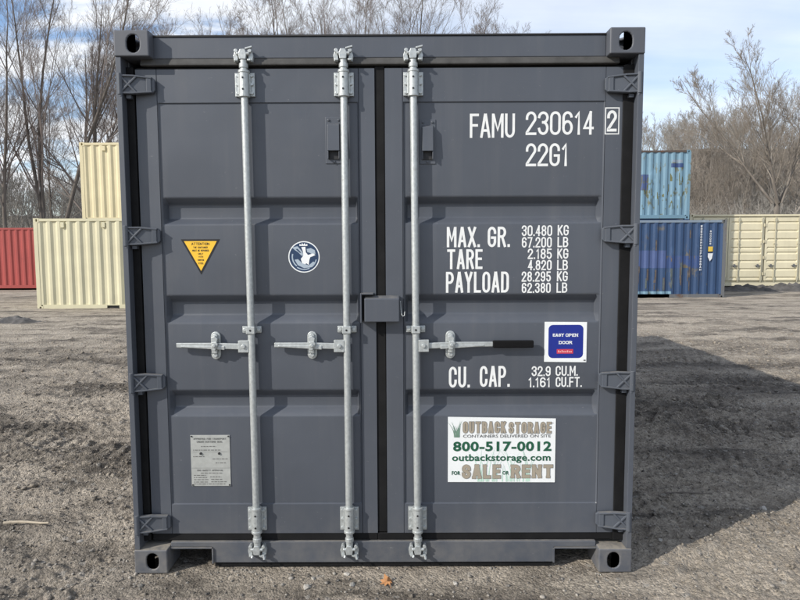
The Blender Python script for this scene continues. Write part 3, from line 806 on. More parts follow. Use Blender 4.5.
# round navy emblem with a crowned winged beast
cx, cz, er = -.3715, 1.549, .0755
mb = MB(); poly(mb, [(cx+er*math.cos(t), cz+er*math.sin(t)) for t in np.linspace(0, 2*math.pi, 49)[:-1]], y); em = mb.build('emblem_sticker', m_stick, root)
em['label'] = 'round navy emblem sticker with white winged beast'
mb = MB(); poly(mb, [(cx+.0705*math.cos(t), cz+.0705*math.sin(t)) for t in np.linspace(0, 2*math.pi, 49)[:-1]], y-.0004); mb.build('emblem_field', m_navy, em)
mb = MB()
def ep(pts, k, dy): poly(mb, [(cx+a*er, cz+b*er) for a, b in pts], y-.0008-dy, k)
ribbon(mb, [(cx+.056*math.cos(R(t)), cz+.056*math.sin(R(t))) for t in range(165, 232, 6)], .006, y-.0008, 1)
ribbon(mb, [(cx+.060*math.cos(R(t)), cz+.060*math.sin(R(t))) for t in range(236, 300, 6)], .005, y-.0008, 1)
ribbon(mb, [(cx+.060*math.cos(R(t)), cz+.060*math.sin(R(t))) for t in range(306, 352, 6)], .005, y-.0008, 1)
ep([(-.75, .60), (-.40, .68), (-.12, .35), (.02, .02), (-.18, .10), (-.36, .30), (-.55, .42)], 1, 0)         # raised left wing
ep([(.18, .50), (.45, .56), (.70, .42), (.74, .20), (.52, .16), (.38, .26), (.22, .30)], 1, .0001)            # right wing
ep([(-.16, .62), (.10, .64), (.12, .30), (.26, .12), (.58, .22), (.74, .12), (.56, .04), (.40, -.02), (.34, -.20), (.30, -.52), (.14, -.40), (.06, -.50), (-.06, -.56), (-.14, -.34), (-.20, -.12), (-.04, .08), (-.06, .36)], 0, .0002)   # body, head, foreleg
ep([(-.28, .70), (.24, .70), (.22, .84), (.12, .76), (.06, .88), (-.02, .78), (-.10, .88), (-.16, .76), (-.26, .84)], 0, .0002)   # crown
ep([(-.60, -.18), (-.38, -.14), (-.12, -.40), (.30, -.54), (.58, -.30), (.70, -.34), (.48, -.66), (.0, -.72), (-.40, -.52)], 1, .0003)  # coils below
ep([(-.52, .50), (-.40, .52), (-.16, .26), (-.26, .26)], 2, .0004)
mb.build('emblem', [m_stick, m_greyb, m_navy], em)

# data plate
mb = MB().prism([(-.947, .417), (-.753, .417), (-.753, .675), (-.947, .675)], PY-.003, PY-.0002)
dp = mb.build('data_plate', m_plate, root, bevel=0.0008); dp['label'] = 'dull metal data plate with small print'
mb = MB(); yp = PY-.0036
stroke_text(mb, 'APPROVED FOR TRANSPORT', -.932, -.770, .652, .661, yp, .0018)
stroke_text(mb, 'UNDER CUSTOMS SEAL', -.916, -.788, .637, .646, yp, .0018)
stroke_text(mb, 'CSC SAFETY APPROVAL', -.918, -.790, .493, .501, yp, .0017)
rng = random.Random(3)
def smallprint(x0, x1, z, h=.004):
    x = x0
    while x < x1:
        w = rng.uniform(.004, .018); rect(mb, x, min(x+w, x1), z, z+h, yp); x += w+.004
for x0, x1, z in ((-.895, -.820, .616), (-.935, -.800, .598), (-.935, -.880, .565), (-.84, -.765, .553), (-.825, -.775, .533), (-.90, -.79, .481), (-.935, -.875, .470), (-.935, -.870, .459),
                  (-.855, -.800, .462), (-.935, -.862, .448), (-.850, -.795, .449), (-.935, -.865, .436), (-.850, -.770, .437), (-.935, -.780, .426)):
    smallprint(x0, x1, z)
rect(mb, -.945, -.755, .5085, .5095, yp); rect(mb, -.935, -.765, .590, .591, yp)
mb.build('lettering', m_ink, dp)
for a in (-.897, -.806): MB().disc_y(a, .583, PY-.008, PY-.002, .006, 10).build('rivet', m_dark, dp)
for a in (-.941, -.759):
    for b in (.423, .669): MB().disc_y(a, b, PY-.006, PY-.002, .004, 8).build('rivet', m_dark, dp)

# advertising sign
mb = MB().prism([(.323, .434), (.852, .431), (.852, .752), (.323, .762)], PY-.0035, PY-.0003)
sg = mb.build('advertising_sign', m_stick, root); sg['label'] = 'white sale and rent sign with green phone number'
ys = PY-.0042
mb = MB(); rng = random.Random(5)
def grass(x, z, n, hmin, hmax, spread, mi, w=.006, dy=0.0):
    for i in range(n):
        bx_ = x+rng.uniform(-spread, spread); hh = rng.uniform(hmin, hmax); lean = rng.uniform(-.5, .5)*hh
        pts = [(bx_+lean*(t/5)**2, z+hh*t/5) for t in range(6)]
        b = len(mb.v); vs = []; 
        for t, (px, pz) in enumerate(pts):
            ww = w/2*(1-t/5.2); yy = ys-dy-.00001*i
            vs += [(px-ww, yy, pz), (px+ww, yy, pz)]
        mb.add(vs, [(2*t, 2*t+1, 2*t+3, 2*t+2) for t in range(5)], mi)
grass(.600, .436, 34, .05, .185, .13, 0, .006)
mb.build('grass_picture', m_mint, sg)
ys -= .0005
mb = MB(); grass(.366, .660, 13, .035, .085, .012, 0, .0055); mb.build('grass_logo', m_sage, sg)
mb = MB(); yy = ys-.0003
stroke_text(mb, 'OUTBACK', .397, .607, .682, .738, yy, .0092, 1, gap=.80, serif=.0025, grow=.0042)
stroke_text(mb, 'STORAGE', .622, .830, .680, .735, yy, .0092, 1, gap=.80, serif=.0025, grow=.0042)
stroke_text(mb, 'OUTBACK', .397, .607, .682, .738, yy-.0004, .0092, 0, gap=.80, serif=.0025)
stroke_text(mb, 'STORAGE', .622, .830, .680, .735, yy-.0004, .0092, 0, gap=.80, serif=.0025)
rect(mb, .833, .841, .730, .732, yy, 1)
stroke_text(mb, 'SALE', .393, .583, .452, .522, yy, .0155, 1, gap=.62, serif=.0095, grow=.0035)
stroke_text(mb, 'RENT', .635, .842, .454, .521, yy, .0155, 1, gap=.62, serif=.0095, grow=.0035)
stroke_text(mb, 'SALE', .393, .583, .452, .522, yy-.0004, .0155, 0, gap=.62, serif=.0095)
stroke_text(mb, 'RENT', .635, .842, .454, .521, yy-.0004, .0155, 0, gap=.62, serif=.0095)
font_text(mb, 'CONTAINERS DELIVERED ON SITE', .397, .828, .6585, .6735, yy, .006, 3)
font_text(mb, '800-517-0012', .348, .832, .589, .639, yy, .032, 2)
font_text(mb, 'outbackstorage.com', .343, .829, .530, .575, yy, .022, 2)
font_text(mb, 'FOR', .342, .384, .470, .490, yy, .03, 2)
font_text(mb, 'OR', .592, .624, .471, .490, yy, .03, 2)
mb.build('lettering', [m_tan, m_tand, m_green, m_ink], sg)

# blue instruction sticker
mb = MB().prism([(.791, 1.034), (.996, 1.031), (.996, 1.228), (.791, 1.230)], PY-.0022, PY-.0003)
st = mb.build('instruction_sticker', m_stick, root); st['label'] = 'blue and white door-opening instruction sticker'
def rrect(x0, x1, z0, z1, r):
    return arc(x1-r, z1-r, r, r, 0, 90, 6)+arc(x0+r, z1-r, r, r, 90, 180, 6)+arc(x0+r, z0+r, r, r, 180, 270, 6)+arc(x1-r, z0+r, r, r, 270, 360, 6)
mb = MB(); poly(mb, rrect(.810, .979, 1.052, 1.215, .022), PY-.0027); mb.build('blue_field', m_blue, st)
mb = MB(); yq = PY-.0034
stroke_text(mb, 'EASY', .831, .884, 1.158, 1.172, yq, .0032, 0, serif=.0035)
stroke_text(mb, 'OPEN', .893, .953, 1.157, 1.172, yq, .0032, 0, serif=.0035)
stroke_text(mb, 'DOOR', .861, .925, 1.121, 1.136, yq, .0032, 0, serif=.0035)
rect(mb, .851, .931, 1.074, 1.096, yq, 1)
x = .857
for i in range(8):
    hh = (.010, .007, .011, .007, .007, .010, .007, .007)[i]
    rect(mb, x, x+.0055, 1.080, 1.080+hh, yq-.0005, 2); x += .0088
rect(mb, .982, .992, 1.038, 1.044, yq, 3)
mb.build('lettering', [m_stick, m_red, m_pink, m_ink], st)

# ------------------------------------------------------------------ other containers
def coloured(name, col, rust=0.0, rustcol=(0.10, 0.085, 0.05), rough=0.5, zlo=None, bright=1.0, seed=0.0):
    m, p = newmat(name); pos, nor = worldpos(); c = objco()
    base = mixc(mapr(noise(mapping(c, loc=(seed, 0, 0)), 0.9, 6, 0.6), 0.3, 0.7), tuple(x*.88 for x in col), tuple(min(.9, x*1.06) for x in col))
    run = noise(mapping(c, loc=(seed, 0, 0), sc=(9, 9, .5)), 1.0, 6, .65)
    base = mixc(mapr(run, .5, .8, 0, .16), base, tuple(x*.5 for x in col))
    if rust:
        f = noise(mapping(c, loc=(seed, 3, 0), sc=(3.2, 3.2, 1.3)), 1.0, 9, .68, .5)
        base = mixc(mapr(f, .66-rust*.22, .70-rust*.18), base, rustcol)
        f2 = noise(mapping(c, loc=(seed+5, 3, 0), sc=(2.0, 2.0, .8)), 1.0, 8, .65)
        base = mixc(mapr(f2, .60, .68, 0, .55*min(1, rust*2)), base, tuple(min(.8, x*1.8+.03) for x in col))
    L(base, p.inputs['Base Color']); p.inputs['Roughness'].default_value = rough
    bump(noise(c, 1.5, 3), .2, .03, p)
    return m
m_cream = coloured('cream_container_paint', (0.60, 0.56, 0.385))
m_cream2 = coloured('warm_cream_container_paint', (0.62, 0.545, 0.35), seed=4)
m_cream3 = coloured('pale_cream_container_paint', (0.68, 0.62, 0.44), seed=9)
m_redc = coloured('red_container_paint', (0.33, 0.055, 0.048), rust=.10, rustcol=(.12, .05, .04), seed=2)
m_dblue = coloured('dark_blue_container_paint', (0.024, 0.058, 0.135), rust=.36, rustcol=(.090, .088, .082), seed=1)
m_lblue = coloured('light_blue_container_paint', (0.155, 0.270, 0.350), rust=.42, rustcol=(.13, .125, .06), seed=6)
m_bluegrey = coloured('weathered_frame_paint', (0.13, 0.135, 0.14), rust=.5, rustcol=(.12, .07, .045), seed=3)
m_toprail = coloured('faded_rail_paint', (0.20, 0.25, 0.31), rust=.3, rustcol=(.13, .08, .05), seed=8)
m_railrust = coloured('rusted_rail_paint', (0.085, 0.065, 0.055), rust=.5, rustcol=(.13, .06, .03), seed=14)
m_patch1 = coloured('royal_blue_repaint', (0.055, 0.088, 0.21), rust=.3, seed=11)
m_patch2 = coloured('mid_blue_repaint', (0.028, 0.060, 0.17), rust=.5, seed=12)

def box_container(loc, label, L_, H_, mat, framemat=None, railmat=None, pockets=(), side='corr', cat='shipping container', group=None):
    o = empty('shipping_container', loc, label, cat, group)
    fm = framemat or mat; rm = railmat or fm; Wd = 2.438
    for sx, x in ((1, 0.0), (-1, L_)):
        for sy, yy in ((1, 0.0), (-1, Wd)):
            for sz, zz in ((1, H_-.118), (-1, .118)):
                me = cast_me
                place_casting(o, x, yy, zz, sx, sy, sz, fm, bev=0)
            a, b = sorted((x, x+sx*.11)); c, d = sorted((yy+sy*.002, yy+sy*.11))
            MB().box(a+.001, b-.001, c, d, .118, H_-.118).build('corner_post', fm, o)
    def segs():
        x = .162; out = []
        for p0, p1 in pockets: out.append((x, p0)); x = p1
        out.append((x, L_-.162)); return out
    for yy in (0.004, Wd-.064):
        mb = MB()
        for a, b in segs(): mb.box(a, b, yy, yy+.06, .025, .155)
        for p0, p1 in pockets: mb.box(p0, p1, yy, yy+.06, .128, .155)
        mb.build('bottom_rail', fm, o)
        MB().box(.162, L_-.162, yy, yy+.06, H_-.085, H_-.012).build('top_rail', rm, o)
    if pockets:
        for p0, p1 in pockets: MB().box(p0, p1, .05, .055, .02, .127).build('fork_pocket', m_black, o)  # black panel in place of the shade inside each pocket
    pr = corr(.11, L_-.11); n = len(pr)
    for k, yy in ((0, 1), (1, -1)):
        if k == 0 and side != 'corr': continue
        mb = MB(); y0 = .010 if yy > 0 else Wd-.010
        mb.add([(x, y0+yy*d, z) for z in (.150, H_-.08) for x, d in pr], [(i, i+1, i+1+n, i+n) for i in range(n-1)])
        mb.build('side_wall', mat, o)
    pe = corr(.11, Wd-.11); m = len(pe)
    for x, s in ((.010, 1), (L_-.010, -1)):
        mb = MB().add([(x+s*d, yy, z) for z in (.05, H_-.05) for yy, d in pe], [(i, i+1, i+1+m, i+m) for i in range(m-1)])
        mb.build('end_wall', mat, o)
    MB().box(.10, L_-.10, .08, Wd-.08, H_-.05, H_-.02).build('roof', mat, o)
    MB().box(.10, L_-.10, .10, Wd-.10, .03, .12).build('floor', m_dark, o)
    return o
def corr_y(x, x0=.11):
    t = (x-x0) % .278
    return 0 if t < .072 else ((t-.072)/.068*.036 if t < .14 else (.036 if t < .21 else .036*(1-(t-.21)/.068)))
def corr_patch(parent, name, x0, x1, z0, z1, mat, off=.003):
    xs = sorted(set([x0, x1]+[v for k in range(40) for v in (.11+.278*k, .182+.278*k, .25+.278*k, .32+.278*k) if x0 < v < x1]))
    n = len(xs)
    mb = MB().add([(x, .010+corr_y(x)-off, z) for z in (z0, z1) for x in xs], [(i, i+1, i+1+n, i+n) for i in range(n-1)])
    return mb.build(name, mat, parent)
def top_vents(o, xs, H_, mat):
    for x in xs:
        y0 = .010+corr_y(x)
        MB().box(x-.05, x+.05, -.012, y0+.03, H_-.27, H_-.12).build('ventilator', mat, o, bevel=.01)
L20 = 6.058
zl = gz(-8, 14.3)
cA = box_container((-10.24, 14.32, -.045), 'cream corrugated container standing on the gravel in front of the red one', L20, 2.591, m_cream, pockets=((1.98, 2.33), (3.73, 4.08)))
top_vents(cA, (.82, 1.97, 4.1, 5.2), 2.591, m_cream)
cB0 = box_container((-10.42, 17.34, -.02), 'cream container hidden behind the front one, carrying the upper cream container', L20, 2.591, m_cream2)
cB = box_container((-10.42, 17.34, 2.574), 'warm cream container stacked high at the left, beside bare trees', L20, 2.591, m_cream2)
top_vents(cB, (.80, 1.95, 4.1, 5.2), 2.591, m_cream2)
for xx in (1.25,): pass
cR = box_container((-15.3-12.192, 23.02, .06), 'long red corrugated container at the far left edge of the yard', 12.192, 2.591, m_redc)

xb0 = 10.77-L20
cD = box_container((xb0, 17.32, -.035), 'dark blue weathered container under the light blue one', L20, 2.60, m_dblue, m_bluegrey, m_toprail, pockets=((3.93, 4.24), (1.9, 2.2)))
corr_patch(cD, 'repaint_patch', 2.6, 4.12, 1.02, 1.60, m_patch1)
corr_patch(cD, 'repaint_patch', 4.12, 5.26, 1.02, 1.42, m_patch2)
corr_patch(cD, 'repaint_patch', 2.6, 4.3, .16, .25, m_lblue, .004)
def stacked_marks(parent, x, ztop, zbot, w, h, mat, seed, keep=1.0):
    rg = random.Random(seed); mb = MB(); z = ztop; y0 = .010+min(corr_y(x-w/2), corr_y(x+w/2), corr_y(x))-.012
    while z > zbot:
        if rg.random() < keep:
            stroke_text(mb, rg.choice('CEHPUSAD0689'), x-w/2, x+w/2, z-h, z, y0, w*.26)
        z -= h*1.35
    return mb.build('lettering', mat, parent)
m_mark = simple('white_marking_paint', (0.62, 0.64, 0.66), .6)
m_ymark = simple('yellow_marking', (0.62, 0.43, 0.06), .6)
def lx(px): return 10.77-(725-px)/610.4*20.2-xb0
stacked_marks(cD, lx(700.3), 2.42, .92, .060, .066, m_mark, 4)
stacked_marks(cD, lx(709.8), 2.25, 1.82, .055, .06, m_mark, 9)
yq = .002
mb = MB(); rect(mb, lx(709.6)-.075, lx(709.6)+.075, 1.56, 1.72, -.002); mb.build('marking_square', m_ymark, cD)
mb = MB(); xq = lx(709.6); poly(mb, [(xq-.08, 1.50), (xq-.08, 1.38), (xq-.01, 1.24), (xq+.06, 1.33), (xq+.085, 1.50)], -.002); mb.build('marking_shield', m_mark, cD)
corr_patch(cD, 'rust_patch', 5.78, 5.94, .2, 2.4, m_dblue, .001)

xl0 = 10.92-L20
cL0 = box_container((xl0, 20.3, -.02), 'hidden blue container behind the dark blue one, carrying the light blue container', L20, 2.76, m_dblue)
cLb = box_container((xl0, 20.3, 2.742), 'light blue rust-flecked container on top of the stack at right', L20, 2.56, m_lblue, m_lblue, m_railrust)
def lx2(px): return 10.92-(690-px)/610.4*23.2-xl0
corr_patch(cLb, 'dark_patch', lx2(620), lx2(649), 1.08, 1.66, m_patch1)
corr_patch(cLb, 'dark_patch', lx2(671), lx2(683), 1.92, 2.07, m_patch2)
corr_patch(cLb, 'dark_patch', lx2(672), lx2(682), 2.10, 2.20, m_toprail)
def rust_splats(parent, seed, n, x0, x1, z0, z1, mat):
    rg = random.Random(seed)
    for i in range(n):
        x = rg.uniform(x0, x1); z = rg.uniform(z0, z1); w = rg.uniform(.010, .034); h = rg.uniform(.06, .36)*rg.random()+.03
        corr_patch(parent, 'rust_patch', x, x+w, z, z+h, mat, .0035+.0001*i)
m_olive = simple('olive_rust', (0.115, 0.115, 0.045), .8, var=.3)
rust_splats(cLb, 3, 70, lx2(641), lx2(684), .35, 1.5, m_olive)

m_brownrust = simple('brown_rust', (0.098, 0.082, 0.074), .85, var=.35)
m_mossrust = simple('greenish_scuffs', (0.085, 0.105, 0.105), .85, var=.35)
for q_, (m_, n_, z0_, z1_) in enumerate(((m_brownrust, 22, .25, 1.0), (m_mossrust, 16, .2, .9), (m_brownrust, 8, 1.2, 2.0))):
    rg = random.Random(30+q_)
    for i in range(n_):
        k_ = rg.randint(9, 17); x = .11+.278*k_+rg.uniform(-.02, .03); z = rg.uniform(z0_, z1_); 
        corr_patch(cD, 'rust_patch', x, x+rg.uniform(.02, .07), z, z+rg.uniform(.06, .42), m_, .005+.0002*i+.0001*q_)
# open-sided cream container with ribbed double doors
xo = 11.66; HO = 2.90
cO = box_container((xo, 21.82, .10), 'pale cream side-opening container with ribbed doors at the far right', L20, HO, m_cream3, side='doors')
MB().box(.12, L20-.12, .09, .11, .15, HO-.09).build('inner_wall', m_cream3, cO)
dw = (L20-.26)/4
m_creamline = coloured('cream_bar_paint', (0.45, 0.42, 0.31), seed=5)
zr = [.33, .68, 1.01, 1.34, 1.54, 1.88, 2.22, 2.56]
for i in range(4):
    a = .13+i*dw+(.02 if i % 2 == 0 else .008); b = .13+(i+1)*dw-(.008 if i % 2 == 0 else .02)
    zs = [(.24, 0)]
    for z in zr: zs += [(z-.05, 0), (z-.008, .03), (z+.03, .03), (z+.055, 0)]
    zs += [(2.76, 0)]; n = len(zs)
    xs = [(a, 0), (a+.09, 0), (a+.12, 1), (b-.12, 1), (b-.09, 0), (b, 0)]
    V = [(x, .02+d*k, z) for z, d in zs for x, k in xs]
    mb = MB().add(V, [(j*6+i2, j*6+i2+1, (j+1)*6+i2+1, (j+1)*6+i2) for j in range(n-1) for i2 in range(5)])
    d = mb.build('door', m_cream3, cO)
    for xx in (a+dw*.27, b-.10):
        MB().tube([(xx, -.015, .18), (xx, -.015, 2.78)], .017, 8).box(xx-.04, xx+.04, -.03, .02, .25, .38).box(xx-.04, xx+.04, -.03, .02, 2.6, 2.72).box(xx-.04, xx+.04, -.03, .02, 1.7, 1.75).build('locking_bar', m_creamline, d)
        MB().box(xx-.24, xx-.02, -.03, -.012, .82, .855).box(xx-.16, xx-.11, -.035, .02, .78, .90).build('handle', m_bluegrey, d)
    for zz in (.45, 1.1, 1.75, 2.4):
        xh = a-.03 if i % 2 == 0 else b-.03
        MB().box(xh, xh+.06, -.01, .03, zz, zz+.12).build('hinge', m_cream3, d)
MB().box(.13+2*dw-.006, .13+2*dw+.006, .05, .06, .24, 2.76).build('door_seal', m_black, cO)
for i in (1, 3):
    MB().box(.13+i*dw-.02, .13+i*dw+.02, .05, .06, .24, 2.76).build('door_seal', m_black, cO)
m_timber = simple('weathered_timber', (0.36, 0.29, 0.19), .85, var=.25, scale=6)
for i, xx in enumerate((xo+.2, xo+2.9, xo+5.6)):
    b = MB().box(-.12, .12, -.03, 2.4, 0, .13).build('timber_block', m_timber); b.location = (xx, 21.85, -.03)
    tag(b, 'timber bearer lying under the pale cream side-opening container', 'timber', 'timber bearers under the side-opening container')
pk = MB().box(0, .85, 0, .20, 0, .11).build('timber_plank', m_timber, bevel=.01); pk.location = (13.75, 20.7, gz(14.1, 20.8)-.01); pk.rotation_euler.z = .02
tag(pk, 'short pale plank lying on dark dirt before the side-opening container', 'plank')

# dark spoil below the side-opening container and a low clod at the left
m_dirt = m_ground
def mound(name, x0, x1, y0, y1, h, seed, label):
    xs = np.linspace(x0, x1, 90); ys = np.linspace(y0, y1, 40); A, B = np.meshgrid(xs, ys)
    u = (A-x0)/(x1-x0)*2-1; v = (B-y0)/(y1-y0)*2-1
    e = np.clip(1-u**2-v**2*.9, 0, 1)**.8
    z = h*e*(0.55+.8*pnoise(A*2.1, B*2.6, seed)+.5*pnoise(A*6, B*7, seed+1)) - .012
    V = np.stack([A.ravel(), B.ravel(), (z+ground_height(A.ravel(), B.ravel())[0].reshape(A.shape)*.8).ravel()], 1)
    ii = np.arange(A.size).reshape(A.shape)
    o = fast_mesh(name, V, np.stack([ii[:-1, :-1], ii[:-1, 1:], ii[1:, 1:], ii[1:, :-1]], -1).reshape(-1, 4), m_spoil, smooth=True)
    return tag(o, label, 'dirt', kind='structure')
m_spoil = simple('dark_spoil', (0.085, 0.080, 0.076), .95, var=.45, scale=5)
mound('spoil_bank', 10.9, 22.0, 19.9, 21.75, .34, 5, 'low bank of dark soil along the side-opening container')
mound('dirt_heap', -9.6, -8.1, 10.6, 11.3, .16, 8, 'small dark clod of earth on the yard')

# ------------------------------------------------------------------ hills and woods
def hill_h(x, y):
    k = 6.5+10.0*sstep(x, -14, 40)
    base = sstep(y, 34, 92)*k + sstep(y, 90, 190)*6
    return base + (0.5*pnoise(x*.06, y*.06, 21)+.25*pnoise(x*.25, y*.25, 22))*sstep(y, 34, 48)
hx = np.linspace(-160, 190, 260); hy = np.linspace(33.5, 230, 150); A, B = np.meshgrid(hx, hy)
ii = np.arange(A.size).reshape(A.shape)
def litter():
    m, p = newmat('leaf_litter'); pos, nor = worldpos()
    L(mixc(mapr(noise(pos, 1.1, 9, .7), .3, .7), (.10, .085, .068), (.22, .185, .145)), p.inputs['Base Color'])
    p.inputs['Roughness'].default_value = 1; p.inputs['Specular IOR Level'].default_value = .1
    bump(noise(pos, 3, 6, .7), .8, .3, p); return m
hl = fast_mesh('hillside', np.stack([A.ravel(), B.ravel(), hill_h(A.ravel(), B.ravel())-.05], 1), np.stack([ii[:-1, :-1], ii[:-1, 1:], ii[1:, 1:], ii[1:, :-1]], -1).reshape(-1, 4), litter(), smooth=True)
tag(hl, 'leaf-littered wooded hillside', 'hill', kind='structure')

def bark(name, c0, c1):
    m, p = newmat(name); pos, nor = worldpos()
    oi = nt.nodes.new('ShaderNodeObjectInfo')
    b = mixc(mapr(noise(mapping(pos, sc=(6, 6, 1.2)), 1.0, 6, .65), .3, .7), c0, c1)
    hs = nt.nodes.new('ShaderNodeHueSaturation'); L(b, hs.inputs['Color']); L(mapr(oi.outputs['Random'], 0, 1, .8, 1.2), hs.inputs['Value'])
    L(hs.outputs[0], p.inputs['Base Color']); p.inputs['Roughness'].default_value = .95; p.inputs['Specular IOR Level'].default_value = .15
    return m
m_bark = bark('grey_brown_bark', (.095, .083, .072), (.20, .178, .155))
m_twig = bark('russet_twigs', (.155, .132, .120), (.27, .235, .212))
m_palebark = bark('pale_grey_bark', (.20, .18, .155), (.36, .325, .285))
m_paletwig = bark('pale_twigs', (.18, .155, .130), (.31, .275, .235))
m_brush = bark('dry_brush', (.25, .234, .210), (.44, .414, .372))

def tubes(P, Rr, n):
    """P (N,k,3), Rr (N,k) -> verts, quads"""
    Nn, k, _ = P.shape
    T = np.empty_like(P); T[:, 1:-1] = P[:, 2:]-P[:, :-2]; T[:, 0] = P[:, 1]-P[:, 0]; T[:, -1] = P[:, -1]-P[:, -2]
    T /= np.linalg.norm(T, axis=2, keepdims=True)+1e-9
    ref = np.where(np.abs(T[:, :1, 2:]) > .9, np.array([1., 0, 0]), np.array([0, 0, 1.]))
    E1 = np.cross(T, np.broadcast_to(ref, T.shape)); E1 /= np.linalg.norm(E1, axis=2, keepdims=True)+1e-9
    E2 = np.cross(T, E1)
    w = np.arange(n)*2*np.pi/n
    V = P[:, :, None]+(E1[:, :, None]*np.cos(w)[None, None, :, None]+E2[:, :, None]*np.sin(w)[None, None, :, None])*Rr[:, :, None, None]
    V = V.reshape(-1, 3)
    b = (np.arange(Nn)*k*n)[:, None, None]+(np.arange(k-1)*n)[None, :, None]
    j = np.arange(n)[None, None, :]; j2 = (j+1) % n
    F = np.stack([b+j, b+j2, b+n+j2, b+n+j], -1).reshape(-1, 4)
    return V, F
def join(parts):
    Vs, Fs, o = [], [], 0
    for V, F in parts: Vs.append(V); Fs.append(F+o); o += len(V)
    return np.concatenate(Vs), np.concatenate(Fs)
def grow(rg, P0, D0, Ln, R0, k, wander, up, taper=.25):
    Nn = len(P0); P = np.empty((Nn, k, 3)); P[:, 0] = P0; D = D0.copy()
    st = (Ln/(k-1))[:, None]
    for i in range(1, k):
        D = D+rg.normal(0, wander, (Nn, 3))+np.array([0, 0, up]); D /= np.linalg.norm(D, axis=1, keepdims=True)
        P[:, i] = P[:, i-1]+D*st
    Rr = R0[:, None]*(1-(1-taper)*np.linspace(0, 1, k)[None, :])
    return P, Rr
def spawn(rg, P, Rr, Ln, m, t0, t1, ang, lr, rr_, rmin, k, wander, up, len_fall=.55):
    Nn, kk, _ = P.shape
    t = rg.uniform(t0, t1, (Nn, m)); f = t*(kk-1); i = np.minimum(f.astype(int), kk-2); fr = (f-i)[..., None]
    ar = np.arange(Nn)[:, None]
    A_ = P[ar, i]; B_ = P[ar, i+1]; pos = A_+(B_-A_)*fr; T = B_-A_; T /= np.linalg.norm(T, axis=2, keepdims=True)+1e-9
    rad = Rr[ar, i]*(1-fr[..., 0])+Rr[ar, i+1]*fr[..., 0]
    rv = rg.normal(0, 1, T.shape); side = np.cross(T, rv); side /= np.linalg.norm(side, axis=2, keepdims=True)+1e-9
    an = rg.uniform(ang[0], ang[1], (Nn, m, 1))
    D = T*np.cos(an)+side*np.sin(an); D[..., 2] += .08; D /= np.linalg.norm(D, axis=2, keepdims=True)
    ln = Ln[:, None]*lr*(1-len_fall*(t-t0)/(t1-t0+1e-6))*rg.uniform(.7, 1.25, (Nn, m))
    r = np.maximum(rad*rr_*rg.uniform(.75, 1.1, (Nn, m)), rmin)
    p, q = grow(rg, pos.reshape(-1, 3), D.reshape(-1, 3), ln.ravel(), r.ravel(), k, wander, up)
    return p, q, ln.ravel()
def tree_geo(seed, H, stems=1, r0=.2, lean=.12, counts=(13, 9, 8, 4), ang0=(.35, .75), base=.22, lr0=.55, up=.05, twig=.009, dirs=None, fork=0):
    rg = np.random.RandomState(seed)
    D0 = np.stack([rg.normal(0, lean, stems), rg.normal(0, lean, stems), np.ones(stems)], 1)
    if dirs is not None: D0[:, :] = np.array(dirs)[:stems]
    D0 /= np.linalg.norm(D0, axis=1, keepdims=True)
    P0 = np.zeros((stems, 3)); P0[:, :2] = rg.normal(0, .12*(stems > 1), (stems, 2)); P0[:, 2] = -.2
    Ln = H*rg.uniform(.85, 1.0, stems)
    p0, q0 = grow(rg, P0, D0, Ln, r0*rg.uniform(.7, 1.0, stems), 12, .045, .03, .10)
    trunk = tubes(p0, q0, 8)
    if fork:
        p0[:, :, 2] += fork
        pb, qb = grow(rg, np.array([[0., 0, -.3]]), np.array([[0.02, 0, 1.]]), np.array([fork+.5]), np.array([r0*2.0]), 6, .02, .02, .8)
        trunk = join([tubes(p0, q0, 8), tubes(pb, qb, 10)])
    p1, q1, l1 = spawn(rg, p0, q0, Ln, counts[0], base, .97, ang0, lr0, .50, twig*1.5, 8, .050, up)
    p2, q2, l2 = spawn(rg, p1, q1, l1, counts[1], .18, 1.0, (.35, .85), .48, .55, twig*1.15, 6, .055, up)
    p3, q3, l3 = spawn(rg, p2, q2, l2, counts[2], .15, 1.0, (.3, .85), .5, .6, twig*.8, 4, .06, up*.8)
    parts = [tubes(p1, q1, 6), tubes(p2, q2, 4), tubes(p3, q3, 3)]
    if counts[3]:
        p4, q4, l4 = spawn(rg, p3, q3, l3, counts[3], .2, 1.0, (.3, .8), .55, .7, twig*.6, 3, .06, up*.5)
        parts.append(tubes(p4, q4, 3))
    return trunk, join(parts)
VAR = {}
def proto(key, mats, **kw):
    tr, cr = tree_geo(**kw); VAR[key] = (tr, cr, mats, {})
proto('multi', (m_bark, m_twig), seed=11, H=18.5, stems=3, r0=.17, lean=.15, counts=(12, 9, 8, 5), base=.25, lr0=.42, ang0=(.3, .6), twig=.0066)
proto('straight', (m_bark, m_twig), seed=12, H=18, stems=1, r0=.19, lean=.05, counts=(20, 9, 8, 5), base=.25, lr0=.42, ang0=(.35, .7), twig=.0066)
proto('forked', (m_bark, m_twig), seed=13, H=17, stems=2, r0=.17, lean=.16, counts=(14, 9, 8, 5), base=.25, lr0=.45, ang0=(.35, .65), twig=.0066)
proto('slender', (m_bark, m_twig), seed=14, H=17, stems=1, r0=.12, lean=.06, counts=(17, 9, 8, 5), base=.35, lr0=.34, ang0=(.3, .6), twig=.0066)
proto('broad', (m_palebark, m_paletwig), seed=15, H=12.5, stems=3, r0=.17, lean=.30, counts=(13, 9, 8, 3), base=.20, lr0=.50, ang0=(.4, .85), up=.05, twig=.0085)
proto('small', (m_palebark, m_paletwig), seed=16, H=8, stems=2, r0=.09, lean=.2, counts=(12, 8, 6, 3), base=.12, lr0=.5, ang0=(.4, .85), twig=.009)
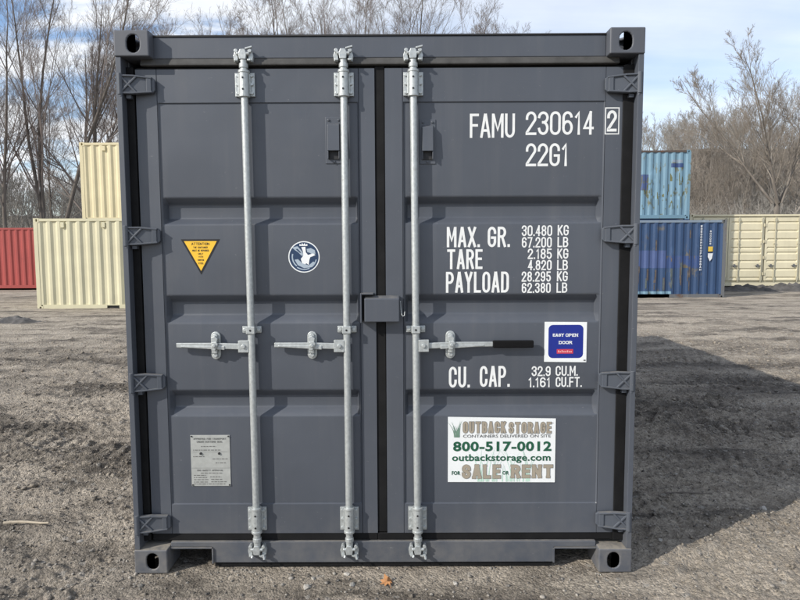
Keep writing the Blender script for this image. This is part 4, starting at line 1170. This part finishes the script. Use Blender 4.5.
proto('spreading', (m_bark, m_paletwig), seed=19, H=8.8, stems=5, r0=.085, counts=(12, 9, 8, 3), base=.12, lr0=.46, ang0=(.35, .75), up=.05, twig=.0085, fork=4.3,
      dirs=[(-.72, .2, 1), (-.42, -.3, 1), (-.12, .3, 1), (.22, -.2, 1), (.62, .2, 1)])
def tree(key, x, y, rz, sc, label, group, z=None, tilt=(0, 0), szf=1.0):
    tr, cr, mats, cache = VAR[key]
    z = float(hill_h(np.array([x]), np.array([y]))[0]) if z is None and y > 34 else (z or 0.0)
    o = empty('bare_tree', (x, y, z-.05), label, 'tree', group, rz); o.scale = (sc, sc, sc*szf); o.rotation_euler.x, o.rotation_euler.y = tilt
    if not cache:
        a = fast_mesh('trunk', tr[0], tr[1], mats[0], o, smooth=True); b = fast_mesh('crown', cr[0], cr[1], mats[1], o, smooth=True)
        cache['t'], cache['c'] = a.data, b.data
    else:
        for nme, k in (('trunk', 't'), ('crown', 'c')):
            a = bpy.data.objects.new(nme, cache[k]); COL.objects.link(a); a.parent = o
    return o
rg = random.Random(21)
# named trees at the left
tree('multi', -19.4, 31.0, .4, 1.02, 'bare many-stemmed tree rising behind the red container', 'tall bare trees at the left')
tree('straight', -17.6, 31.5, 1.9, 1.0, 'tall straight bare tree just left of the stacked cream container', 'tall bare trees at the left')
tree('forked', -21.2, 30.0, 2.6, 1.05, 'forked bare tree leaning at the left edge of the photo', 'tall bare trees at the left')
tree('slender', -15.9, 33.0, .9, .95, 'slender bare tree rising behind the stacked cream container', 'tall bare trees at the left')
tree('spreading', 20.2, 30.2, 0.0, 1.0, 'broad pale spreading bare tree behind the side-opening container', 'pale bare trees at the right')
tree('small', 15.8, 31.0, .3, .75, 'low pale tree leaning across the brush beside the light blue container', 'pale bare trees at the right', tilt=(0, .75))
tree('small', 23.5, 33.0, 2.2, 1.0, 'small pale tree at the right edge behind the side-opening container', 'pale bare trees at the right')
# wood behind the containers
GL = 'bare grey tree in the wood behind the left containers'
for i in range(11):
    x = rg.uniform(-46, -17); y = rg.uniform(38, 58)
    tree(rg.choice(['multi', 'straight', 'forked', 'slender', 'slender']), x, y, rg.uniform(0, 6.28), rg.uniform(.72, 1.0), GL, 'wood behind the left containers')
GM = 'bare tree whose crown shows above the grey container roof'
for i, (px, top) in enumerate(((140, -20), (170, -8), (200, -4), (228, 6), (255, -14), (282, -6), (300, 6), (322, 2), (345, -10), (366, 8), (385, -6), (402, 0), (430, 14), (455, 4), (478, 8), (498, 2), (516, 12))):
    dep = rg.uniform(42, 54); x = (px-402)/610.4*dep+.1; y = dep-2.88
    hz = float(hill_h(np.array([x]), np.array([y]))[0]); need = (252-top)/610.4*dep+1.57-hz
    tree(rg.choice(['multi', 'straight', 'forked', 'slender']), x, y, rg.uniform(0, 6.28), need/17.6, GM, 'crowns above the grey container')
GR = 'pale bare tree on the wooded hillside at the right'
for i in range(34):
    y = rg.uniform(38, 70); fx = rg.uniform(.37, .85); x = fx*(y+2.9)
    hz = float(hill_h(np.array([x]), np.array([y]))[0]); topz = 1.57+(252-rg.uniform(122, 146)+max(0, fx-.5)*30)/610.4*(y+2.9)
    tree(rg.choice(['broad', 'small', 'small']), x, y, rg.uniform(0, 6.28), min(1.0, max(.3, (topz-hz)/10.5)), GR, 'bare trees on the right hillside')

# far wood as one mass, and the brush tangle under it
def far_wood():
    geos = [tree_geo(100+i, 6.8, 2, .070, .2, (9, 6, 5, 0), (.3, .75), .12, .5, .05, .0135) for i in range(4)]
    geos = [join([a, b]) for a, b in geos]
    rgn = np.random.RandomState(5); parts = []
    n = 760
    yy = 40+rgn.rand(n)**.9*62
    for i in range(n):
        y = yy[i]; fx = rgn.uniform(.33, .88) if i % 5 > 1 else rgn.uniform(-.85, -.33)
        if i >= 600: fx = rgn.uniform(-.36, .36)
        x = fx*(y+2.9)
        V, F = geos[rgn.randint(4)]
        a = rgn.rand()*6.28; s = rgn.uniform(.5, .9)*(1.35 if fx < -.3 else 1)
        c, sn = math.cos(a)*s, math.sin(a)*s
        Q = np.stack([V[:, 0]*c-V[:, 1]*sn+x, V[:, 0]*sn+V[:, 1]*c+y, V[:, 2]*s+float(hill_h(np.array([x]), np.array([y]))[0])-.1], 1)
        parts.append((Q, F))
    V, F = join(parts)
    o = fast_mesh('far_wood', V, F, m_brush); tag(o, 'far leafless wood covering the hillside', 'woods', kind='stuff')
far_wood()
def brush():
    rgn = np.random.RandomState(8); n = 15000
    y = 27.5+rgn.rand(n)**1.3*26; fx = np.where(rgn.rand(n) < .45, rgn.uniform(-.80, -.30, n), rgn.uniform(.30, .85, n)); x = fx*(y+2.9)
    ok = ~((fx < 0) & (y < 29)); x, y = x[ok], y[ok]; n = len(x)
    z = np.where(y > 34, hill_h(x, y), 0)
    D = rgn.normal(0, .45, (n, 3)); D[:, 2] = rgn.uniform(.5, 1.2, n); D /= np.linalg.norm(D, axis=1, keepdims=True)
    ln = rgn.uniform(1.2, 4.6, n)*np.where(x > 0, 1.0, .85)
    p, q = grow(rgn, np.stack([x, y, z-.1], 1), D, ln, rgn.uniform(.010, .026, n), 6, .16, -.01)
    p2, q2, l2 = spawn(rgn, p, q, ln, 3, .2, .95, (.4, 1.0), .5, .7, .008, 4, .15, .0)
    V, F = join([tubes(p, q, 3), tubes(p2, q2, 3)])
    o = fast_mesh('undergrowth', V, F, m_brush); tag(o, 'tangled dry undergrowth at the edge of the wood', 'undergrowth', kind='stuff')
brush()

# ------------------------------------------------------------------ stones, leaf, litter on the yard
def ico():
    t = (1+5**.5)/2
    V = np.array([(-1, t, 0), (1, t, 0), (-1, -t, 0), (1, -t, 0), (0, -1, t), (0, 1, t), (0, -1, -t), (0, 1, -t), (t, 0, -1), (t, 0, 1), (-t, 0, -1), (-t, 0, 1)], float)
    V /= np.linalg.norm(V[0])
    F = np.array([(0, 11, 5), (0, 5, 1), (0, 1, 7), (0, 7, 10), (0, 10, 11), (1, 5, 9), (5, 11, 4), (11, 10, 2), (10, 7, 6), (7, 1, 8), (3, 9, 4), (3, 4, 2), (3, 2, 6), (3, 6, 8), (3, 8, 9), (4, 9, 5), (2, 4, 11), (6, 2, 10), (8, 6, 7), (9, 8, 1)])
    return V, F
def stone_mat(name, lo, hi):
    m, p = newmat(name); pos, nor = worldpos()
    v = nt.nodes.new('ShaderNodeTexVoronoi'); v.inputs['Scale'].default_value = 45; L(pos, v.inputs['Vector'])
    s = nt.nodes.new('ShaderNodeSeparateColor'); L(v.outputs['Color'], s.inputs[0])
    b = mixc(s.outputs[0], lo, hi); b = mixc(mapr(noise(pos, 90, 5, .7), .3, .7, 0, .5), b, tuple(x*.6 for x in lo))
    L(b, p.inputs['Base Color']); p.inputs['Roughness'].default_value = .9; p.inputs['Specular IOR Level'].default_value = .25
    return m
m_gravel = stone_mat('gravel_stone', (.10, .092, .083), (.42, .385, .335))
m_pale = stone_mat('pale_stone', (.34, .32, .285), (.50, .475, .43))
def gravel():
    rgn = np.random.RandomState(17); n = 26000
    V0, F0 = ico()
    d = 1.6+rgn.rand(n)**.75*6.0; fx = rgn.uniform(-.82, .82, n)
    x = fx*(d+.6)+.1; y = d-2.9+rgn.uniform(0, .5, n)
    ok = ~((np.abs(x) < 1.2) & (y > .05)); x, y = x[ok], y[ok]; n = len(x)
    s = np.clip(np.exp(rgn.normal(math.log(.0050), .38, n)), .002, .013)
    z, _ = ground_height(x, y)
    sc = s[:, None]*rgn.uniform(.65, 1.25, (n, 3)); sc[:, 2] *= .7
    jit = 1+rgn.uniform(-.28, .28, (n, 12, 1))
    V = V0[None]*jit*sc[:, None]
    a = rgn.rand(n)*6.28; c, sn = np.cos(a)[:, None], np.sin(a)[:, None]
    Q = np.stack([V[..., 0]*c-V[..., 1]*sn+x[:, None], V[..., 0]*sn+V[..., 1]*c+y[:, None], V[..., 2]+(z+s*.25)[:, None]], -1).reshape(-1, 3)
    F = (F0[None]+(np.arange(n)*12)[:, None, None]).reshape(-1, 3)
    o = fast_mesh('gravel', Q, F, m_gravel); tag(o, 'loose grey gravel scattered over the yard', 'gravel', kind='stuff')
gravel()
def clods():
    rgn = np.random.RandomState(29); n = 26000
    V0, F0 = ico()
    d = 2.3+rgn.rand(n)**.8*9.0; fx = rgn.uniform(-.80, .80, n); x = fx*(d+.4)+.1; y = d-2.9
    z, mu = ground_height(x, y)
    ok = ~((np.abs(x) < 1.28) & (y > -.12)) & (rgn.rand(n) < .10+.9*mu**1.3); x, y, z = x[ok], y[ok], z[ok]; n = len(x)
    s = np.clip(np.exp(rgn.normal(math.log(.0095), .42, n)), .004, .024)
    sc = s[:, None]*rgn.uniform(.5, 1.5, (n, 3)); sc[:, 2] *= .8
    V = V0[None]*(1+rgn.uniform(-.34, .30, (n, 12, 1)))*sc[:, None]
    a = rgn.rand(n)*6.28; c, sn = np.cos(a)[:, None], np.sin(a)[:, None]
    Q = np.stack([V[..., 0]*c-V[..., 1]*sn+x[:, None], V[..., 0]*sn+V[..., 1]*c+y[:, None], V[..., 2]+(z+s*.12)[:, None]], -1).reshape(-1, 3)
    F = (F0[None]+(np.arange(n)*12)[:, None, None]).reshape(-1, 3)
    o = fast_mesh('dirt_clods', Q, F, m_ground); tag(o, 'crumbled clods of dirt along the tyre tracks', 'dirt', kind='stuff')
clods()
def stone(x, y, s, label, mat, seed):
    V0, F0 = ico(); bm = bmesh.new()
    for v in V0: bm.verts.new(v)
    bm.verts.ensure_lookup_table()
    for f in F0: bm.faces.new([bm.verts[i] for i in f])
    rq = random.Random(seed)
    for v in bm.verts: v.co = v.co.normalized()*rq.uniform(.68, 1.15); v.co.x *= s; v.co.y *= s*rq.uniform(.75, .8); v.co.z *= s*.55
    me = bpy.data.meshes.new('stone'); bm.to_mesh(me); bm.free(); me.materials.append(mat)
    o = bpy.data.objects.new('stone', me); COL.objects.link(o); o.location = (x, y, gz(x, y)+s*.04); o.rotation_euler.z = rq.random()*6
    tag(o, label, 'stone', 'larger loose stones')
for i, (x, y, s, lb_) in enumerate(((-.177, -.005, .019, 'pale tan stone beside the container sill, under the middle locking bar'),
        (-.143, -.107, .020, 'grey stone below the pale tan one near the orange leaf'),
        (-.357, -.120, .026, 'flat white stone left of the orange leaf'), (-.335, -.045, .018, 'small white stone above the flat white one'),
        (.346, -.092, .018, 'white stone right of the orange leaf'), (1.475, .279, .017, 'white stone on the gravel right of the container corner'),
        (-1.676, .355, .020, 'pale stone on the dirt left of the container corner'), (2.30, .74, .035, 'large pale stone in the lit gravel at the right'),
        (2.02, 1.30, .018, 'small pale stone in the shade at the right'), (1.62, 1.62, .018, 'white stone in the shade beside the container'))):
    stone(x, y, s, lb_, m_pale, i)
m_leaf = simple('orange_dead_leaf', (0.36, 0.17, 0.065), .7, var=.35, scale=40)
lp = [(0, -.036), (.006, -.016), (.020, -.020), (.016, -.006), (.036, .004), (.022, .010), (.024, .026), (.010, .018), (0, .040), (-.010, .018), (-.026, .024), (-.020, .008), (-.036, .0), (-.016, -.006), (-.018, -.020), (-.006, -.016)]
mb = MB(); n = len(lp); vs = [(0, 0, .004)]+[(a, b, .010*math.sin(a*90+1)+.3*abs(b)*.35) for a, b in lp]
mb.add(vs, [(0, i+1, (i+1) % n+1) for i in range(n)]); mb.tube([(0, -.034, .006), (.006, -.052, .002), (.016, -.066, .004)], .0013, 5)
lf = mb.build('dead_leaf', m_leaf); lf.location = (.022, -.09, gz(.022, -.09)+.010); lf.rotation_euler = (.35, .1, .5)
tag(lf, 'crumpled orange dead leaf on the gravel before the container', 'leaf')
m_stick2 = simple('pale_stick', (0.42, 0.36, 0.27), .8, var=.2)
def stick(x, y, l, a, label, r=.007):
    mb = MB(); pts = [(t*l-l/2, .012*math.sin(t*5), 0) for t in np.linspace(0, 1, 7)]; mb.tube(pts, [r*(1-.4*t) for t in np.linspace(0, 1, 7)], 6)
    o = mb.build('stick', m_stick2); o.location = (x, y, gz(x, y)+r*1.4); o.rotation_euler.z = a; tag(o, label, 'stick')
    if r < .006: o.data.materials[0] = m_bark
stick(-2.07, .52, .26, .05, 'thin pale stick lying on the dirt at the left edge', .009)
stick(1.93, .93, .30, .02, 'dark twig lying in the shade right of the container', .005)

S.render.engine = 'CYCLES'
S.cycles.max_bounces = 6
